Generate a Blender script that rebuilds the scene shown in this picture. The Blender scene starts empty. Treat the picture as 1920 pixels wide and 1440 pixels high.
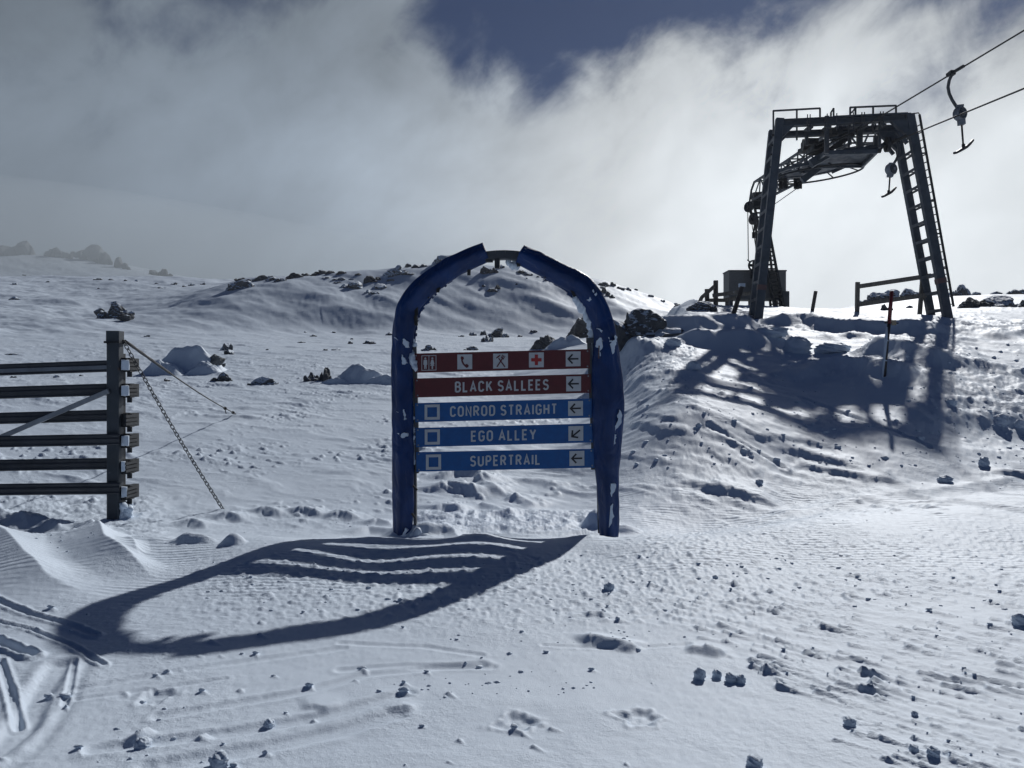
import bpy, bmesh, math, random
import numpy as np
from mathutils import Vector, Matrix

C = bpy.context.scene.collection
SC = bpy.context.scene
R = math.radians

# ------------------------------------------------------------------ camera
FPX = 1442.0                       # focal length in pixels of the 1920 px wide photo
EYE = 1.6
cd = bpy.data.cameras.new("camera"); cam = bpy.data.objects.new("camera", cd); C.objects.link(cam)
cd.sensor_width = 36.0; cd.lens = 36.0 * FPX / 1920.0
cd.clip_start = 0.05; cd.clip_end = 9000
cam.location = (0, 0, EYE); cam.rotation_euler = (R(90), 0, 0)
SC.camera = cam

# ------------------------------------------------------------------ light, sky, exposure
SUN_AZ, SUN_EL = 26.2, 33.2        # azimuth from +Y towards +X, elevation
sd = Vector((math.sin(R(SUN_AZ)) * math.cos(R(SUN_EL)), math.cos(R(SUN_AZ)) * math.cos(R(SUN_EL)), math.sin(R(SUN_EL))))
ld = bpy.data.lights.new("sun", 'SUN'); ld.energy = 5.0; ld.angle = R(0.65); ld.color = (1.0, 0.995, 0.985)
lo = bpy.data.objects.new("sun", ld); C.objects.link(lo)
lo.rotation_euler = (-sd).to_track_quat('-Z', 'Y').to_euler(); lo.location = (20, 40, 40)

SC.view_settings.view_transform = 'Standard'
try: SC.view_settings.look = 'None'
except Exception: pass
SC.view_settings.exposure = -0.66; SC.view_settings.gamma = 1.0; SC.view_settings.use_curve_mapping = False

W = bpy.data.worlds.new("World"); SC.world = W; W.use_nodes = True
nt = W.node_tree; N = nt.nodes; L = nt.links; N.clear()

def nd(t, **k):
    n = N.new(t)
    for a, v in k.items(): setattr(n, a, v)
    return n
def mth(op, a, b=None, c=None, clamp=False):
    n = N.new('ShaderNodeMath'); n.operation = op; n.use_clamp = clamp
    for i, v in enumerate((a, b, c)):
        if v is None: continue
        if isinstance(v, (int, float)): n.inputs[i].default_value = v
        else: L.new(v, n.inputs[i])
    return n.outputs[0]
def smooth(x, lo_, hi_, a=0.0, b=1.0):
    n = N.new('ShaderNodeMapRange'); n.interpolation_type = 'SMOOTHSTEP'
    L.new(x, n.inputs[0]); n.inputs[1].default_value = lo_; n.inputs[2].default_value = hi_
    n.inputs[3].default_value = a; n.inputs[4].default_value = b
    return n.outputs[0]
sky = nd('ShaderNodeTexSky', sky_type='NISHITA', sun_disc=False)
sky.sun_elevation = R(SUN_EL); sky.sun_rotation = R(SUN_AZ); sky.altitude = 1900; sky.dust_density = 0.4; sky.ozone_density = 2.0
tc = nd('ShaderNodeTexCoord'); D = tc.outputs['Generated']
nrm = nd('ShaderNodeVectorMath', operation='NORMALIZE'); L.new(D, nrm.inputs[0]); D = nrm.outputs[0]
def toward(v):
    d = Vector(v).normalized()
    n = nd('ShaderNodeVectorMath', operation='DOT_PRODUCT'); L.new(D, n.inputs[0]); n.inputs[1].default_value = d
    return n.outputs['Value']
def dirpx(px, py): return ((px - 960) / FPX, 1.0, (719 - py) / FPX)
def vnoise(scale, stretch=(1, 1, 1), detail=6, rough=0.55, dist=0.0, off=(0, 0, 0), tilt=0.0):
    r_ = nd('ShaderNodeMapping'); L.new(D, r_.inputs['Vector']); r_.inputs['Rotation'].default_value = (0, R(tilt), 0)
    m = nd('ShaderNodeMapping'); L.new(r_.outputs[0], m.inputs['Vector'])
    m.inputs['Scale'].default_value = stretch; m.inputs['Location'].default_value = off
    n = nd('ShaderNodeTexNoise'); L.new(m.outputs[0], n.inputs['Vector'])
    n.inputs['Scale'].default_value = scale; n.inputs['Detail'].default_value = detail
    n.inputs['Roughness'].default_value = rough; n.inputs['Distortion'].default_value = dist
    return n.outputs['Fac']
SKY_K = 0.05
CLOUD_G, CLOUD_B = 0.98, 0.37
n1 = vnoise(3.4, (0.8, 1, 1.5), 7, 0.55, 0.3, (3.1, 0.7, 1.9), 38)
n2 = vnoise(8.0, (0.9, 1, 1.2), 7, 0.55, 0.3, (1.3, 4.7, 0.2), 42)
n3 = vnoise(3.0, (0.8, 1, 1.4), 6, 0.55, 0.4, (7.3, 2.1, 5.0), 35)
# cloud cover: full near the ground, torn open overhead
sep = nd('ShaderNodeSeparateXYZ'); L.new(D, sep.inputs[0]); el = sep.outputs['Z']
cov = smooth(el, 0.34, 0.50, 1.15, 0.40)
def blob(px, py, c0, c1, amt):
    return smooth(toward(dirpx(px, py)), c0, c1, 0.0, amt)
cov = mth('SUBTRACT', cov, blob(945, 10, 0.987, 0.9988, 0.78))
cov = mth('SUBTRACT', cov, blob(1200, -40, 0.980, 0.998, 0.45))
cov = mth('SUBTRACT', cov, blob(90, -50, 0.965, 0.998, 0.55))
cov = mth('SUBTRACT', cov, blob(480, -20, 0.975, 0.998, 0.25))
cov = mth('SUBTRACT', cov, blob(1540, 0, 0.968, 0.998, 0.52))
cov = mth('ADD', cov, blob(420, 220, 0.93, 0.992, 0.26))
cov = mth('ADD', cov, blob(1240, 150, 0.988, 0.999, 0.30))
amp = smooth(el, 0.18, 0.38, 0.25, 1.0)
wob = mth('ADD', mth('MULTIPLY', mth('SUBTRACT', n1, 0.5), 2.0), mth('MULTIPLY', mth('SUBTRACT', n2, 0.5), 1.9))
cov = mth('ADD', cov, mth('MULTIPLY', wob, amp))
cov = smooth(cov, 0.12, 0.88)
back = smooth(sep.outputs['Y'], 0.45, 0.78, 0.0, 1.0)     # clouds kept to the view ahead; unseen sky behind cleared to deepen shadows
cov = mth('MULTIPLY', cov, back)
# cloud brightness: brightest under the sun
glow = mth('POWER', mth('MAXIMUM', toward(dirpx(1560, 430)), 0.0), 8.0)
br = mth('MULTIPLY_ADD', glow, CLOUD_G, CLOUD_B)
tex = mth('MULTIPLY_ADD', n3, 0.75, 0.62)
tex = mth('ADD', tex, mth('MULTIPLY', mth('MULTIPLY', mth('SUBTRACT', n2, 0.5), amp), 0.85))
tex = mth('ADD', tex, mth('MULTIPLY', mth('SUBTRACT', n1, 0.5), 0.5))
tex = mth('MULTIPLY', tex, smooth(el, 0.24, 0.46, 1.0, 0.60))
br = mth('MULTIPLY', br, tex)
cc = nd('ShaderNodeMix', data_type='RGBA'); L.new(smooth(glow, 0.0, 0.8), cc.inputs['Factor'])
cc.inputs['A'].default_value = (0.82, 1.0, 1.22, 1); cc.inputs['B'].default_value = (0.94, 1.0, 1.045, 1)
cb = nd('ShaderNodeVectorMath', operation='SCALE'); L.new(cc.outputs['Result'], cb.inputs[0]); L.new(br, cb.inputs['Scale'])
sk = nd('ShaderNodeVectorMath', operation='MULTIPLY'); L.new(sky.outputs[0], sk.inputs[0]); sk.inputs[1].default_value = (0.22, 0.37, 0.62)   # sky colour pulled darker and bluer so shadows on the snow go deep
cbs = nd('ShaderNodeVectorMath', operation='SCALE'); L.new(cb.outputs[0], cbs.inputs[0]); cbs.inputs['Scale'].default_value = 1.0 / SKY_K
mx = nd('ShaderNodeMix', data_type='RGBA'); L.new(cov, mx.inputs['Factor']); L.new(sk.outputs[0], mx.inputs['A']); L.new(cbs.outputs[0], mx.inputs['B'])
bg = nd('ShaderNodeBackground'); L.new(mx.outputs['Result'], bg.inputs['Color']); bg.inputs['Strength'].default_value = SKY_K
wo = nd('ShaderNodeOutputWorld'); L.new(bg.outputs[0], wo.inputs['Surface'])

# ------------------------------------------------------------------ projection helpers
def PX(px, py, Y):
    return Vector(((px - 960) / FPX * Y, Y, EYE + (719 - py) / FPX * Y))

# ------------------------------------------------------------------ terrain shape
CP = []
def col(px, *yp):
    for Y, py in yp: CP.append((px, Y, py))
def flat(Y): return 719 + EYE * FPX / Y
PZ = 0.18                                                      # the groomed piste lies a little higher than the snow round the arch
def piste(Y): return 719 + (EYE - PZ) * FPX / Y
for c in (-500, -100, 300, 700, 1100, 1500, 1900, 2400):
    for Y in (1.2, 2.0, 3.2, 5.0, 6.4): CP.append((c, Y, piste(Y)))
for c in (-500, -100, 100, 300, 500, 700, 900, 1100, 1210): col(c, (6.95, 1005), (7.45, 1015))
col(1300, (7.05, 1003), (7.6, 1004)); col(1420, (7.4, 990), (7.9, 990)); col(1520, (7.8, 974), (8.3, 972)); col(1650, (8.2, 960), (8.7, 956)); col(1770, (8.6, 950), (9.1, 944)); col(1920, (9.0, 938), (9.5, 930)); col(2400, (9.2, 935), (9.7, 928))
LFT = ((8, 1006), (9, 975), (10, 945), (13, 866), (17, 797), (22, 745), (28, 706), (36, 675), (48, 640), (65, 608), (85, 578), (110, 552), (140, 530), (170, 518))
col(-500, *LFT); col(-100, *LFT); col(100, *LFT)
col(-500, (240, 522), (330, 500), (385, 470), (430, 450), (480, 465)); col(-100, (240, 524), (330, 506), (385, 478), (430, 458), (480, 468))
col(60, (240, 525), (330, 512), (385, 485), (430, 466), (480, 476)); col(190, (240, 526), (330, 517), (385, 498), (430, 485), (480, 496))
col(300, (240, 527), (330, 521), (385, 513), (430, 508), (480, 520)); col(420, (240, 530), (330, 530), (430, 532))
col(300, (8, 1005), (10, 942), (13, 862), (17, 795), (22, 743), (28, 705), (36, 673), (48, 638), (65, 604), (85, 572), (110, 546), (140, 524), (170, 519))
col(450, (8, 1005), (10, 938), (13, 858), (17, 792), (22, 741), (28, 703), (36, 671), (48, 640), (60, 618), (75, 590), (95, 558), (115, 536), (135, 522), (155, 522))
col(640, (8, 1005), (10, 935), (13, 855), (17, 790), (22, 738), (28, 700), (36, 668), (46, 645), (58, 627), (63, 620), (75, 594), (95, 553), (115, 522), (128, 507), (150, 514), (200, 540))
col(800, (8, 1005), (10, 932), (13, 852), (17, 788), (22, 737), (28, 699), (36, 668), (46, 645), (58, 630), (63, 623), (75, 596), (95, 552), (115, 514), (128, 498), (150, 505), (200, 530))
col(960, (8, 1004), (10, 930), (13, 850), (17, 785), (22, 735), (28, 697), (36, 668), (46, 646), (58, 633), (63, 627), (75, 601), (95, 562), (112, 525), (125, 505), (150, 512), (200, 540))
col(1100, (8, 1003), (10, 926), (13, 846), (17, 775), (20, 722), (23, 675), (26, 660), (32, 655), (45, 640), (58, 628), (65, 620), (75, 605), (95, 570), (112, 540), (125, 524), (150, 530), (200, 555))
col(1210, (8.1, 1003), (9.2, 940), (10.3, 865), (11.3, 800), (12.5, 762), (15, 712), (18.5, 664), (22, 628), (26, 612), (32, 622), (45, 632), (60, 618), (75, 604), (95, 582), (112, 562), (125, 553), (150, 560), (200, 575))
col(1300, (8.4, 1001), (9.3, 935), (10.4, 845), (11.4, 768), (12.2, 748), (15, 700), (18.5, 651), (22, 612), (26, 590), (32, 588), (40, 586), (50, 597), (70, 596), (100, 588), (125, 583), (160, 592))
col(1420, (8.6, 985), (9.4, 935), (10.4, 860), (11.3, 793), (12.3, 760), (15, 708), (18.5, 660), (22, 617), (25, 598), (28, 583), (33, 578), (39, 573), (46, 585), (60, 605), (100, 605))
col(1520, (8.9, 965), (9.6, 935), (10.5, 872), (11.3, 818), (12.4, 775), (15, 715), (18.5, 664), (22, 620), (25, 595), (28, 582), (36, 580), (44, 590), (60, 595), (80, 600))
col(1650, (9.3, 945), (9.9, 918), (10.7, 872), (11.4, 835), (12.6, 785), (15, 715), (18.5, 662), (22, 616), (25, 595), (28, 586), (38, 578), (50, 570), (58, 563), (70, 580))
col(1770, (9.7, 930), (10.3, 905), (11, 872), (11.7, 848), (13, 790), (15, 715), (18.5, 658), (22, 614), (25, 592), (28, 583), (36, 574), (48, 564), (58, 556), (70, 572))
col(1920, (10.1, 918), (10.8, 890), (11.5, 865), (12.3, 840), (13.5, 780), (16, 705), (19, 648), (24, 603), (28, 580), (36, 571), (48, 560), (58, 552), (70, 568))
col(2400, (10, 930), (13, 835), (18, 695), (24, 600), (28, 572), (36, 565), (58, 545), (70, 560))
for c in (-500, 0, 450, 900, 1300, 1700, 2400):
    CP.append((c, 600, 610)); CP.append((c, 2000, 655)); CP.append((c, 5000, 700))
CP = [(c, Y + 0.9 * math.sin(math.pi * (Y - 8.5) / 13.5) if 1210 <= c < 1600 and 8.5 < Y < 22 else Y, p) for c, Y, p in CP]
CP = [(c, 62 + (Y - 62) * 0.26 if 62 < Y < 240 and 440 < c < 1250 else Y, p) for c, Y, p in CP]   # the hill behind the arch is steep
CP = np.array(CP, float)
def warp(px, Y):
    return np.stack([np.asarray(px) / 420.0, np.log(np.asarray(Y)) * 2.4], -1)
def tps_k(r2): return 0.5 * r2 * np.log(r2 + 1e-12)
_P = warp(CP[:, 0], CP[:, 1]); _v = (719 - CP[:, 2]) / FPX
_n = len(_P)
_K = tps_k(((_P[:, None] - _P[None]) ** 2).sum(-1)) + np.eye(_n) * 2e-4
_A = np.zeros((_n + 3, _n + 3)); _A[:_n, :_n] = _K; _A[:_n, _n] = 1; _A[:_n, _n + 1:] = _P; _A[_n, :_n] = 1; _A[_n + 1:, :_n] = _P.T
_w = np.linalg.solve(_A, np.concatenate([_v, np.zeros(3)]))
_gx = np.linspace(-520, 2440, 150); _gy = np.linspace(math.log(1.2), math.log(5000), 420)
_q = warp(np.repeat(_gx[:, None], 420, 1), np.exp(np.repeat(_gy[None], 150, 0))).reshape(-1, 2)
_E = np.concatenate([tps_k(((q[:, None] - _P[None]) ** 2).sum(-1)) @ _w[:_n] + _w[_n] + q @ _w[_n + 1:] for q in np.array_split(_q, 40)]).reshape(150, 420)
PHI0 = math.atan(1440 / FPX)       # terrain is surveyed within +-45 degrees of the view axis
def base_z(X, Y):
    X = np.asarray(X, float); Y = np.asarray(Y, float)
    r = np.hypot(X, Y); ph = np.clip(np.arctan2(X, Y), -PHI0, PHI0)
    yy = np.maximum(r * np.cos(ph), 1.2); px = 960 + np.tan(ph) * FPX
    a = np.clip((px - _gx[0]) / (_gx[1] - _gx[0]), 0, 148.999); b = np.clip((np.log(yy) - _gy[0]) / (_gy[1] - _gy[0]), 0, 418.999)
    i = a.astype(int); j = b.astype(int); a = a - i; b = b - j
    e = (_E[i, j] * (1 - a) + _E[i + 1, j] * a) * (1 - b) + (_E[i, j + 1] * (1 - a) + _E[i + 1, j + 1] * a) * b
    z = EYE + e * yy
    k = np.clip((r - 1.2) / 1.6, 0, 1)
    z = z * k * k * (3 - 2 * k)
    ab = np.abs(np.arctan2(X, Y)); bk = np.clip((ab - 1.2) / 1.2, 0, 1)     # behind the camera the piste falls gently away
    return z * (1 - bk) + bk * (-0.01 * r)
def G(px, py, ymin=2.2, ymax=470.0):
    """first point of the ground seen at a pixel of the photo"""
    Y = np.exp(np.linspace(math.log(ymin), math.log(ymax), 6000))
    X = (px - 960) / FPX * Y; zr = EYE + (719 - py) / FPX * Y
    hit = np.nonzero(base_z(X, Y) >= zr)[0]
    if len(hit) == 0: k = int(np.argmax(base_z(X, Y) - zr))
    else: k = hit[0]
    return Vector((X[k], Y[k], float(base_z(X[k:k + 1], Y[k:k + 1])[0])))

# numpy gradient noise
_rs = np.random.RandomState(7)
_perm = np.tile(_rs.permutation(256), 3).astype(np.int32)
_ga = _rs.rand(256) * 2 * math.pi; _gxv = np.cos(_ga).astype(np.float32); _gyv = np.sin(_ga).astype(np.float32)
def perlin(x, y):
    xi = np.floor(x).astype(np.int32); yi = np.floor(y).astype(np.int32)
    xf = (x - xi).astype(np.float32); yf = (y - yi).astype(np.float32)
    xi &= 255; yi &= 255
    u = xf * xf * xf * (xf * (xf * 6 - 15) + 10); v = yf * yf * yf * (yf * (yf * 6 - 15) + 10)
    def g(a, b, fx, fy):
        h = _perm[_perm[a] + b]
        return _gxv[h] * fx + _gyv[h] * fy
    n00 = g(xi, yi, xf, yf); n10 = g(xi + 1, yi, xf - 1, yf); n01 = g(xi, yi + 1, xf, yf - 1); n11 = g(xi + 1, yi + 1, xf - 1, yf - 1)
    return (n00 + u * (n10 - n00)) * (1 - v) + v * (n01 + u * (n11 - n01))
def fbm(x, y, o=4, g=0.5, off=0.0):
    s = 0; a = 1.0
    for k in range(o):
        s = s + a * perlin(x * 2.03 ** k + 17.3 * k + off, y * 2.03 ** k - 9.1 * k + off * 1.7); a *= g
    return s
def sstep(x, a, b):
    t = np.clip((x - a) / (b - a), 0, 1); return t * t * (3 - 2 * t)

# ------------------------------------------------------------------ terrain mesh
rings = [0.4]
while rings[-1] < 470:
    r = rings[-1]
    if r < 2.2: d = 0.09
    elif r < 30: d = min(max(r * r / 1000.0, 0.008), r * 0.0046)
    elif r < 300: d = r * 0.0062
    elif r < 500: d = r * 0.009
    else: d = r * 0.05
    rings.append(r + d)
rings = np.array(rings, np.float64)
az = list(np.radians(np.arange(-36.5, 36.51, 0.062)))
g = 0.08; a = math.radians(36.5); ext = []
while a < math.pi - 0.01:
    g = min(g * 1.12, 6.0); a += math.radians(g); ext.append(a)
ext = [e for e in ext if e < math.pi - 0.04]
az = np.array([-e for e in ext[::-1]] + az + ext + [math.pi])
NR, NA = len(rings), len(az)
RR, AA = np.meshgrid(rings, az, indexing='ij')
TX = RR * np.sin(AA); TY = RR * np.cos(AA)
TZ = base_z(TX, TY)
UPX = 960 + FPX * TX / np.maximum(TY, 0.3); UPY = 719 - FPX * (TZ - EYE) / np.maximum(TY, 0.3)
UPX = np.where(TY > 0.3, UPX, np.where(TX > 0, 9e3, -9e3))
def region(px0, px1, py0, py1, sx=60, sy=25):
    """soft mask of a patch of ground, found from where it lies in the survey photo"""
    return sstep(UPX, px0 - sx, px0 + sx) * (1 - sstep(UPX, px1 - sx, px1 + sx)) * sstep(UPY, py0 - sy, py0 + sy) * (1 - sstep(UPY, py1 - sy, py1 + sy))
fx = TX.astype(np.float32); fy = TY.astype(np.float32)
WD = (0.76, -0.65)                                             # drift direction of the wind
sa = fx * WD[0] + fy * WD[1]; sb = -fx * WD[1] + fy * WD[0]
near = 1 - sstep(RR, 5.5, 9)
far = sstep(RR, 40, 80)
mid = sstep(RR, 8.0, 10.5) * (1 - far)

def ridge(pts, h, wn, wf, taper=0.25, pw=1.6, world=None):
    """a drift crest through photo points laid on the ground: height h, near side width wn, far side width wf"""
    global TZ
    P = [G(*p)[:2] for p in pts] if world is None else world
    P = np.array(P); seg = np.hypot(*(P[1:] - P[:-1]).T); tot = seg.sum(); s0 = 0
    m = max(wn, wf)
    x0, y0 = P.min(0) - m; x1, y1 = P.max(0) + m
    sel = (TX > x0) & (TX < x1) & (TY > y0) & (TY < y1)
    if not sel.any(): return
    x = TX[sel]; y = TY[sel]; best = np.full(x.shape, 1e9); side = np.zeros(x.shape); ss = np.zeros(x.shape)
    for k in range(len(P) - 1):
        a_, b_ = P[k], P[k + 1]; dx, dy = b_ - a_
        t = np.clip(((x - a_[0]) * dx + (y - a_[1]) * dy) / (seg[k] ** 2), 0, 1)
        qx = x - a_[0] - t * dx; qy = y - a_[1] - t * dy; d = np.hypot(qx, qy)
        u = d < best
        best = np.where(u, d, best); side = np.where(u, dx * qy - dy * qx, side); ss = np.where(u, (s0 + t * seg[k]) / tot, ss)
        s0 += seg[k]
    w = np.where(side < 0, wn, wf)
    w = w * (1 + 0.15 * perlin((x * 2.1).astype(np.float32), (y * 2.1).astype(np.float32)))
    f = np.clip(1 - best / w, 0, 1) ** pw
    tp = sstep(ss, -0.001, taper) * (1 - sstep(ss, 1 - taper, 1.001)) if taper > 0 else 1
    TZ[sel] += h * f * tp
def dome(px, py, h, rx, ry, rot=0.0, pw=1.5):
    global TZ
    p = G(px, py); m = max(rx, ry)
    sel = (np.abs(TX - p.x) < m) & (np.abs(TY - p.y) < m)
    dx = TX[sel] - p.x; dy = TY[sel] - p.y
    u = (dx * math.cos(rot) + dy * math.sin(rot)) / rx; v = (-dx * math.sin(rot) + dy * math.cos(rot)) / ry
    q = 1 - u * u - v * v
    TZ[sel] += h * np.clip(q, 0, 1) ** pw

# --- large gentle shapes
TZ += 0.05 * fbm(fx * 0.22, fy * 0.22, 3) * sstep(RR, 8, 14) * (1 - far)
TZ += far * (0.55 * fbm(sa * 0.035, sb * 0.09, 4, 0.5, 3.0) + 0.22 * fbm(sa * 0.12, sb * 0.35, 4, 0.55, 5.0))
# --- wind ripples (sastrugi) on the open field: long along the wind, steep fronts
wx = fbm(fx * 0.6, fy * 0.6, 2, 0.5, 9.0)
sas = fbm(sa * 0.55 + wx * 0.3, sb * 1.9 + wx, 4, 0.55, 2.0)
open_m = mid * (0.35 + 0.65 * sstep(fbm(fx * 0.13, fy * 0.13, 2, 0.5, 21.0), -0.35, 0.25))
TZ += open_m * (0.055 * np.maximum(sas, -0.05) + 0.016 * sas)
TZ += open_m * 0.009 * fbm(sa * 3.2, sb * 6.5, 3, 0.6, 4.0)
TZ += sstep(RR, 18, 26) * (1 - far) * 0.14 * np.maximum(fbm(sa * 0.30, sb * 1.0, 3, 0.5, 31.0) - 0.12, 0)
# crusted little teeth of the wind-scoured field
teeth = np.maximum(perlin(sa * 5.0 + wx, sb * 9.0) - 0.22, 0) * sstep(fbm(fx * 0.35, fy * 0.35, 2, 0.5, 41.0), -0.1, 0.35)
TZ += mid * (1 - sstep(RR, 28, 45)) * 0.15 * teeth
# --- churned snow: under the arch, at the fence foot, the debris bank by the lift
def billow(f, o, off, g=0.55):
    s = 0; a_ = 1.0
    for k in range(o):
        s = s + a_ * (0.55 - np.abs(perlin(fx * f * 2.1 ** k + off + k * 5.2, fy * f * 2.1 ** k - off * 0.7))); a_ *= g
    return s
bil = billow(3.4, 4, 3.0); bil2 = billow(1.5, 5, 11.0)
churn = region(770, 1140, 962, 1004, 25, 9) + 0.8 * region(-200, 300, 930, 1010, 40, 14) + 0.35 * region(300, 700, 950, 1000, 60, 18)
TZ += churn * 0.075 * bil
bank = region(1480, 2400, 600, 720, 60, 18) * sstep(fbm(fx * 0.3, fy * 0.3, 3, 0.5, 61.0), -0.30, 0.20)
bank = np.maximum(bank, 0.75 * region(1170, 1330, 650, 720, 25, 14))
bank = np.maximum(bank, 0.75 * region(1720, 2400, 690, 800, 60, 20))
TZ += bank * (0.14 * bil2 + 0.03 * bil)
TZ += 0.6 * region(1250, 2300, 760, 960, 80, 40) * 0.03 * np.maximum(bil - 0.2, 0)
TZ += 0.35 * region(1150, 1600, 850, 990, 60, 30) * 0.05 * np.maximum(bil, 0)

# --- drift crests read from the photograph
ridge([(-120, 985), (10, 1022), (45, 1065), (85, 1098), (140, 1112), (215, 1122)], 0.14, 0.7, 0.33, 0.2, 1.5)
ridge([(120, 990), (172, 1002), (195, 1034), (245, 1062), (300, 1090)], 0.15, 0.42, 0.26, 0.22, 1.5)
ridge([(60, 985), (110, 1003), (150, 1000)], 0.10, 0.35, 0.25, 0.3, 1.2)
ridge([(-60, 960), (15, 985), (60, 1000)], 0.14, 0.35, 0.3, 0.2, 1.2)
ridge([(230, 1015), (250, 1022), (258, 1042)], 0.06, 0.15, 0.12, 0.3, 1.4)
ridge([(1165, 640), (1215, 690), (1290, 735)], 0.09, 0.7, 1.4, 0.3, 1.4)
ridge([(1160, 706), (1215, 738), (1270, 752), (1340, 760)], 0.10, 0.35, 1.1, 0.25, 1.4)
ridge([(1230, 742), (1330, 758), (1440, 782), (1560, 812), (1700, 838), (1900, 858), (2100, 870)], 0.09, 1.3, 1.2, 0.1, 1.6)
ridge([(1292, 905), (1330, 917), (1390, 933), (1480, 955)], 0.085, 0.13, 0.6, 0.35, 1.1)
ridge([(1385, 815), (1450, 824), (1510, 833), (1580, 846)], 0.036, 0.10, 0.9, 0.3, 1.2)
ridge([(1430, 836), (1500, 850), (1560, 870), (1640, 888)], 0.04, 0.10, 0.9, 0.3, 1.2)
ridge([(1480, 864), (1560, 885), (1640, 901), (1720, 913)], 0.042, 0.10, 0.9, 0.25, 1.2)
ridge([(1165, 800), (1240, 811), (1340, 822)], 0.05, 0.12, 0.9, 0.3, 1.3)
ridge([(1200, 782), (1250, 788), (1300, 797)], 0.03, 0.08, 0.6, 0.3, 1.3)
ridge([(1830, 888), (1900, 898), (2000, 905)], 0.08, 0.15, 0.6, 0.3, 1.3)
ridge([(1380, 985), (1470, 970), (1560, 950), (1700, 925), (1900, 905), (2100, 890)], 0.04, 0.3, 0.3, 0.1, 1.4)
ridge([(1500, 608), (1600, 622), (1700, 628), (1800, 632)], 0.330, 0.56, 1.6, 0.2, 1.5)
ridge([(1590, 665), (1640, 664), (1720, 682), (1790, 705)], 0.375, 0.68, 1.4, 0.25, 1.5)
ridge([(1470, 722), (1560, 700), (1640, 706), (1740, 730)], 0.210, 0.50, 1.2, 0.25, 1.5)
ridge([(1180, 600), (1260, 592), (1330, 598), (1400, 605)], 0.375, 0.99, 1.4, 0.25, 1.6)
ridge([(1120, 655), (1200, 668), (1280, 680)], 0.240, 0.56, 1.2, 0.3, 1.5)
ridge([(1178, 632), (1240, 620), (1310, 622), (1380, 624), (1440, 618)], 0.42, 0.8, 3.0, 0.2, 1.4)
ridge([(1235, 598), (1290, 592), (1350, 590), (1410, 592)], 0.45, 0.6, 2.5, 0.2, 1.3)
ridge([(1250, 640), (1330, 648), (1400, 640), (1470, 655)], 0.35, 0.6, 1.5, 0.25, 1.3)
ridge([(1440, 610), (1500, 606), (1560, 612)], 0.35, 0.5, 1.5, 0.3, 1.3)
# sastrugi seen through the arch
for pts, h in (([(815, 905), (850, 893), (890, 897), (930, 915)], 0.10), ([(800, 925), (840, 915), (885, 925), (905, 938)], 0.10), ([(850, 912), (890, 905), (945, 930)], 0.07),
               ([(805, 962), (830, 955), (870, 965)], 0.08), ([(940, 935), (975, 940), (1010, 955)], 0.06), ([(890, 945), (930, 955), (960, 975)], 0.05),
               ([(965, 900), (1010, 905), (1060, 915)], 0.04), ([(1010, 880), (1060, 885), (1100, 890)], 0.04), ([(860, 885), (900, 880), (940, 890)], 0.06)):
    ridge(pts, h, 0.14, 0.5, 0.25, 1.2)
for x in range(330, 720, 70):
    y = 985 + 18 * math.sin(x * 0.37)
    ridge([(x, y), (x + 28, y - 7), (x + 62, y + 3)], 0.07, 0.13, 0.28, 0.3, 1.2)
ridge([(640, 1005), (690, 996), (735, 1000), (760, 1006)], 0.06, 0.16, 0.35, 0.3, 1.4)
ridge([(780, 1002), (820, 994), (850, 1004), (880, 1009)], 0.05, 0.12, 0.25, 0.3, 1.3)
ridge([(560, 1014), (640, 1008), (760, 1014), (900, 1009), (1000, 1006)], 0.010, 0.10, 0.3, 0.1, 1.3)
dome(1125, 992, 0.16, 0.24, 0.20); dome(1172, 996, 0.07, 0.2, 0.16); dome(752, 1004, 0.08, 0.22, 0.2)
dome(800, 1003, 0.10, 0.28, 0.13, 0.3)
dome(370, 1015, 0.07, 0.22, 0.10, -0.2); dome(437, 1018, 0.09, 0.13, 0.11); dome(340, 1016, 0.04, 0.12, 0.1)
# dune below the far hillside, left of the arch
ridge([(548, 594), (600, 586), (660, 586), (720, 598), (780, 612)], 0.5, 3.0, 5.0, 0.25, 1.4)
for k, (x0, y0, x1, y1, h, w) in enumerate(((690, 548, 760, 590, 0.7, 4), (850, 560, 1000, 600, 0.5, 5), (940, 545, 1110, 610, 0.6, 5), (1100, 560, 1200, 600, 0.6, 4), (1020, 530, 1180, 580, 0.5, 5),
                                            (560, 545, 640, 575, 0.5, 5), (760, 540, 880, 585, 0.6, 5), (900, 520, 1040, 560, 0.5, 5), (160, 590, 320, 600, 0.4, 4), (40, 560, 140, 572, 0.5, 4), (330, 560, 520, 585, 0.4, 6))):
    ridge([(x0, y0), ((x0 + x1) / 2, (y0 + y1) / 2 - 4), (x1, y1)], h * 0.55, w * 0.6, w, 0.35, 1.6)

# --- piste surface in the foreground
pit = region(360, 1560, 1035, 1165, 120, 40) + region(1200, 2400, 985, 1120, 120, 40)
pit = np.clip(pit, 0, 1)
smo = region(500, 1250, 1230, 1700, 160, 50)
TZ += near * 0.006 * fbm(fx * 2.0, fy * 2.0, 3, 0.5, 51.0)
pn = perlin(fx * 15.0, fy * 17.0)
TZ += pit * 0.036 * np.maximum(pn - 0.08, 0) + pit * 0.006 * perlin(fx * 31.0, fy * 29.0)
cord = np.clip(region(-200, 1000, 1010, 1120, 60, 20) + region(1100, 2400, 920, 1075, 80, 25), 0, 1)
TZ += cord * 0.002 * np.sin(2 * math.pi * (fy + 0.02 * fx + 0.02 * perlin(fx * 2, fy * 2)) / 0.075)
TZ += near * (1 - smo * 0.7) * 0.0028 * fbm(fx * 18.0, fy * 18.0, 2, 0.6, 71.0)
streak = region(1180, 2400, 1080, 1700, 120, 40)
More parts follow.
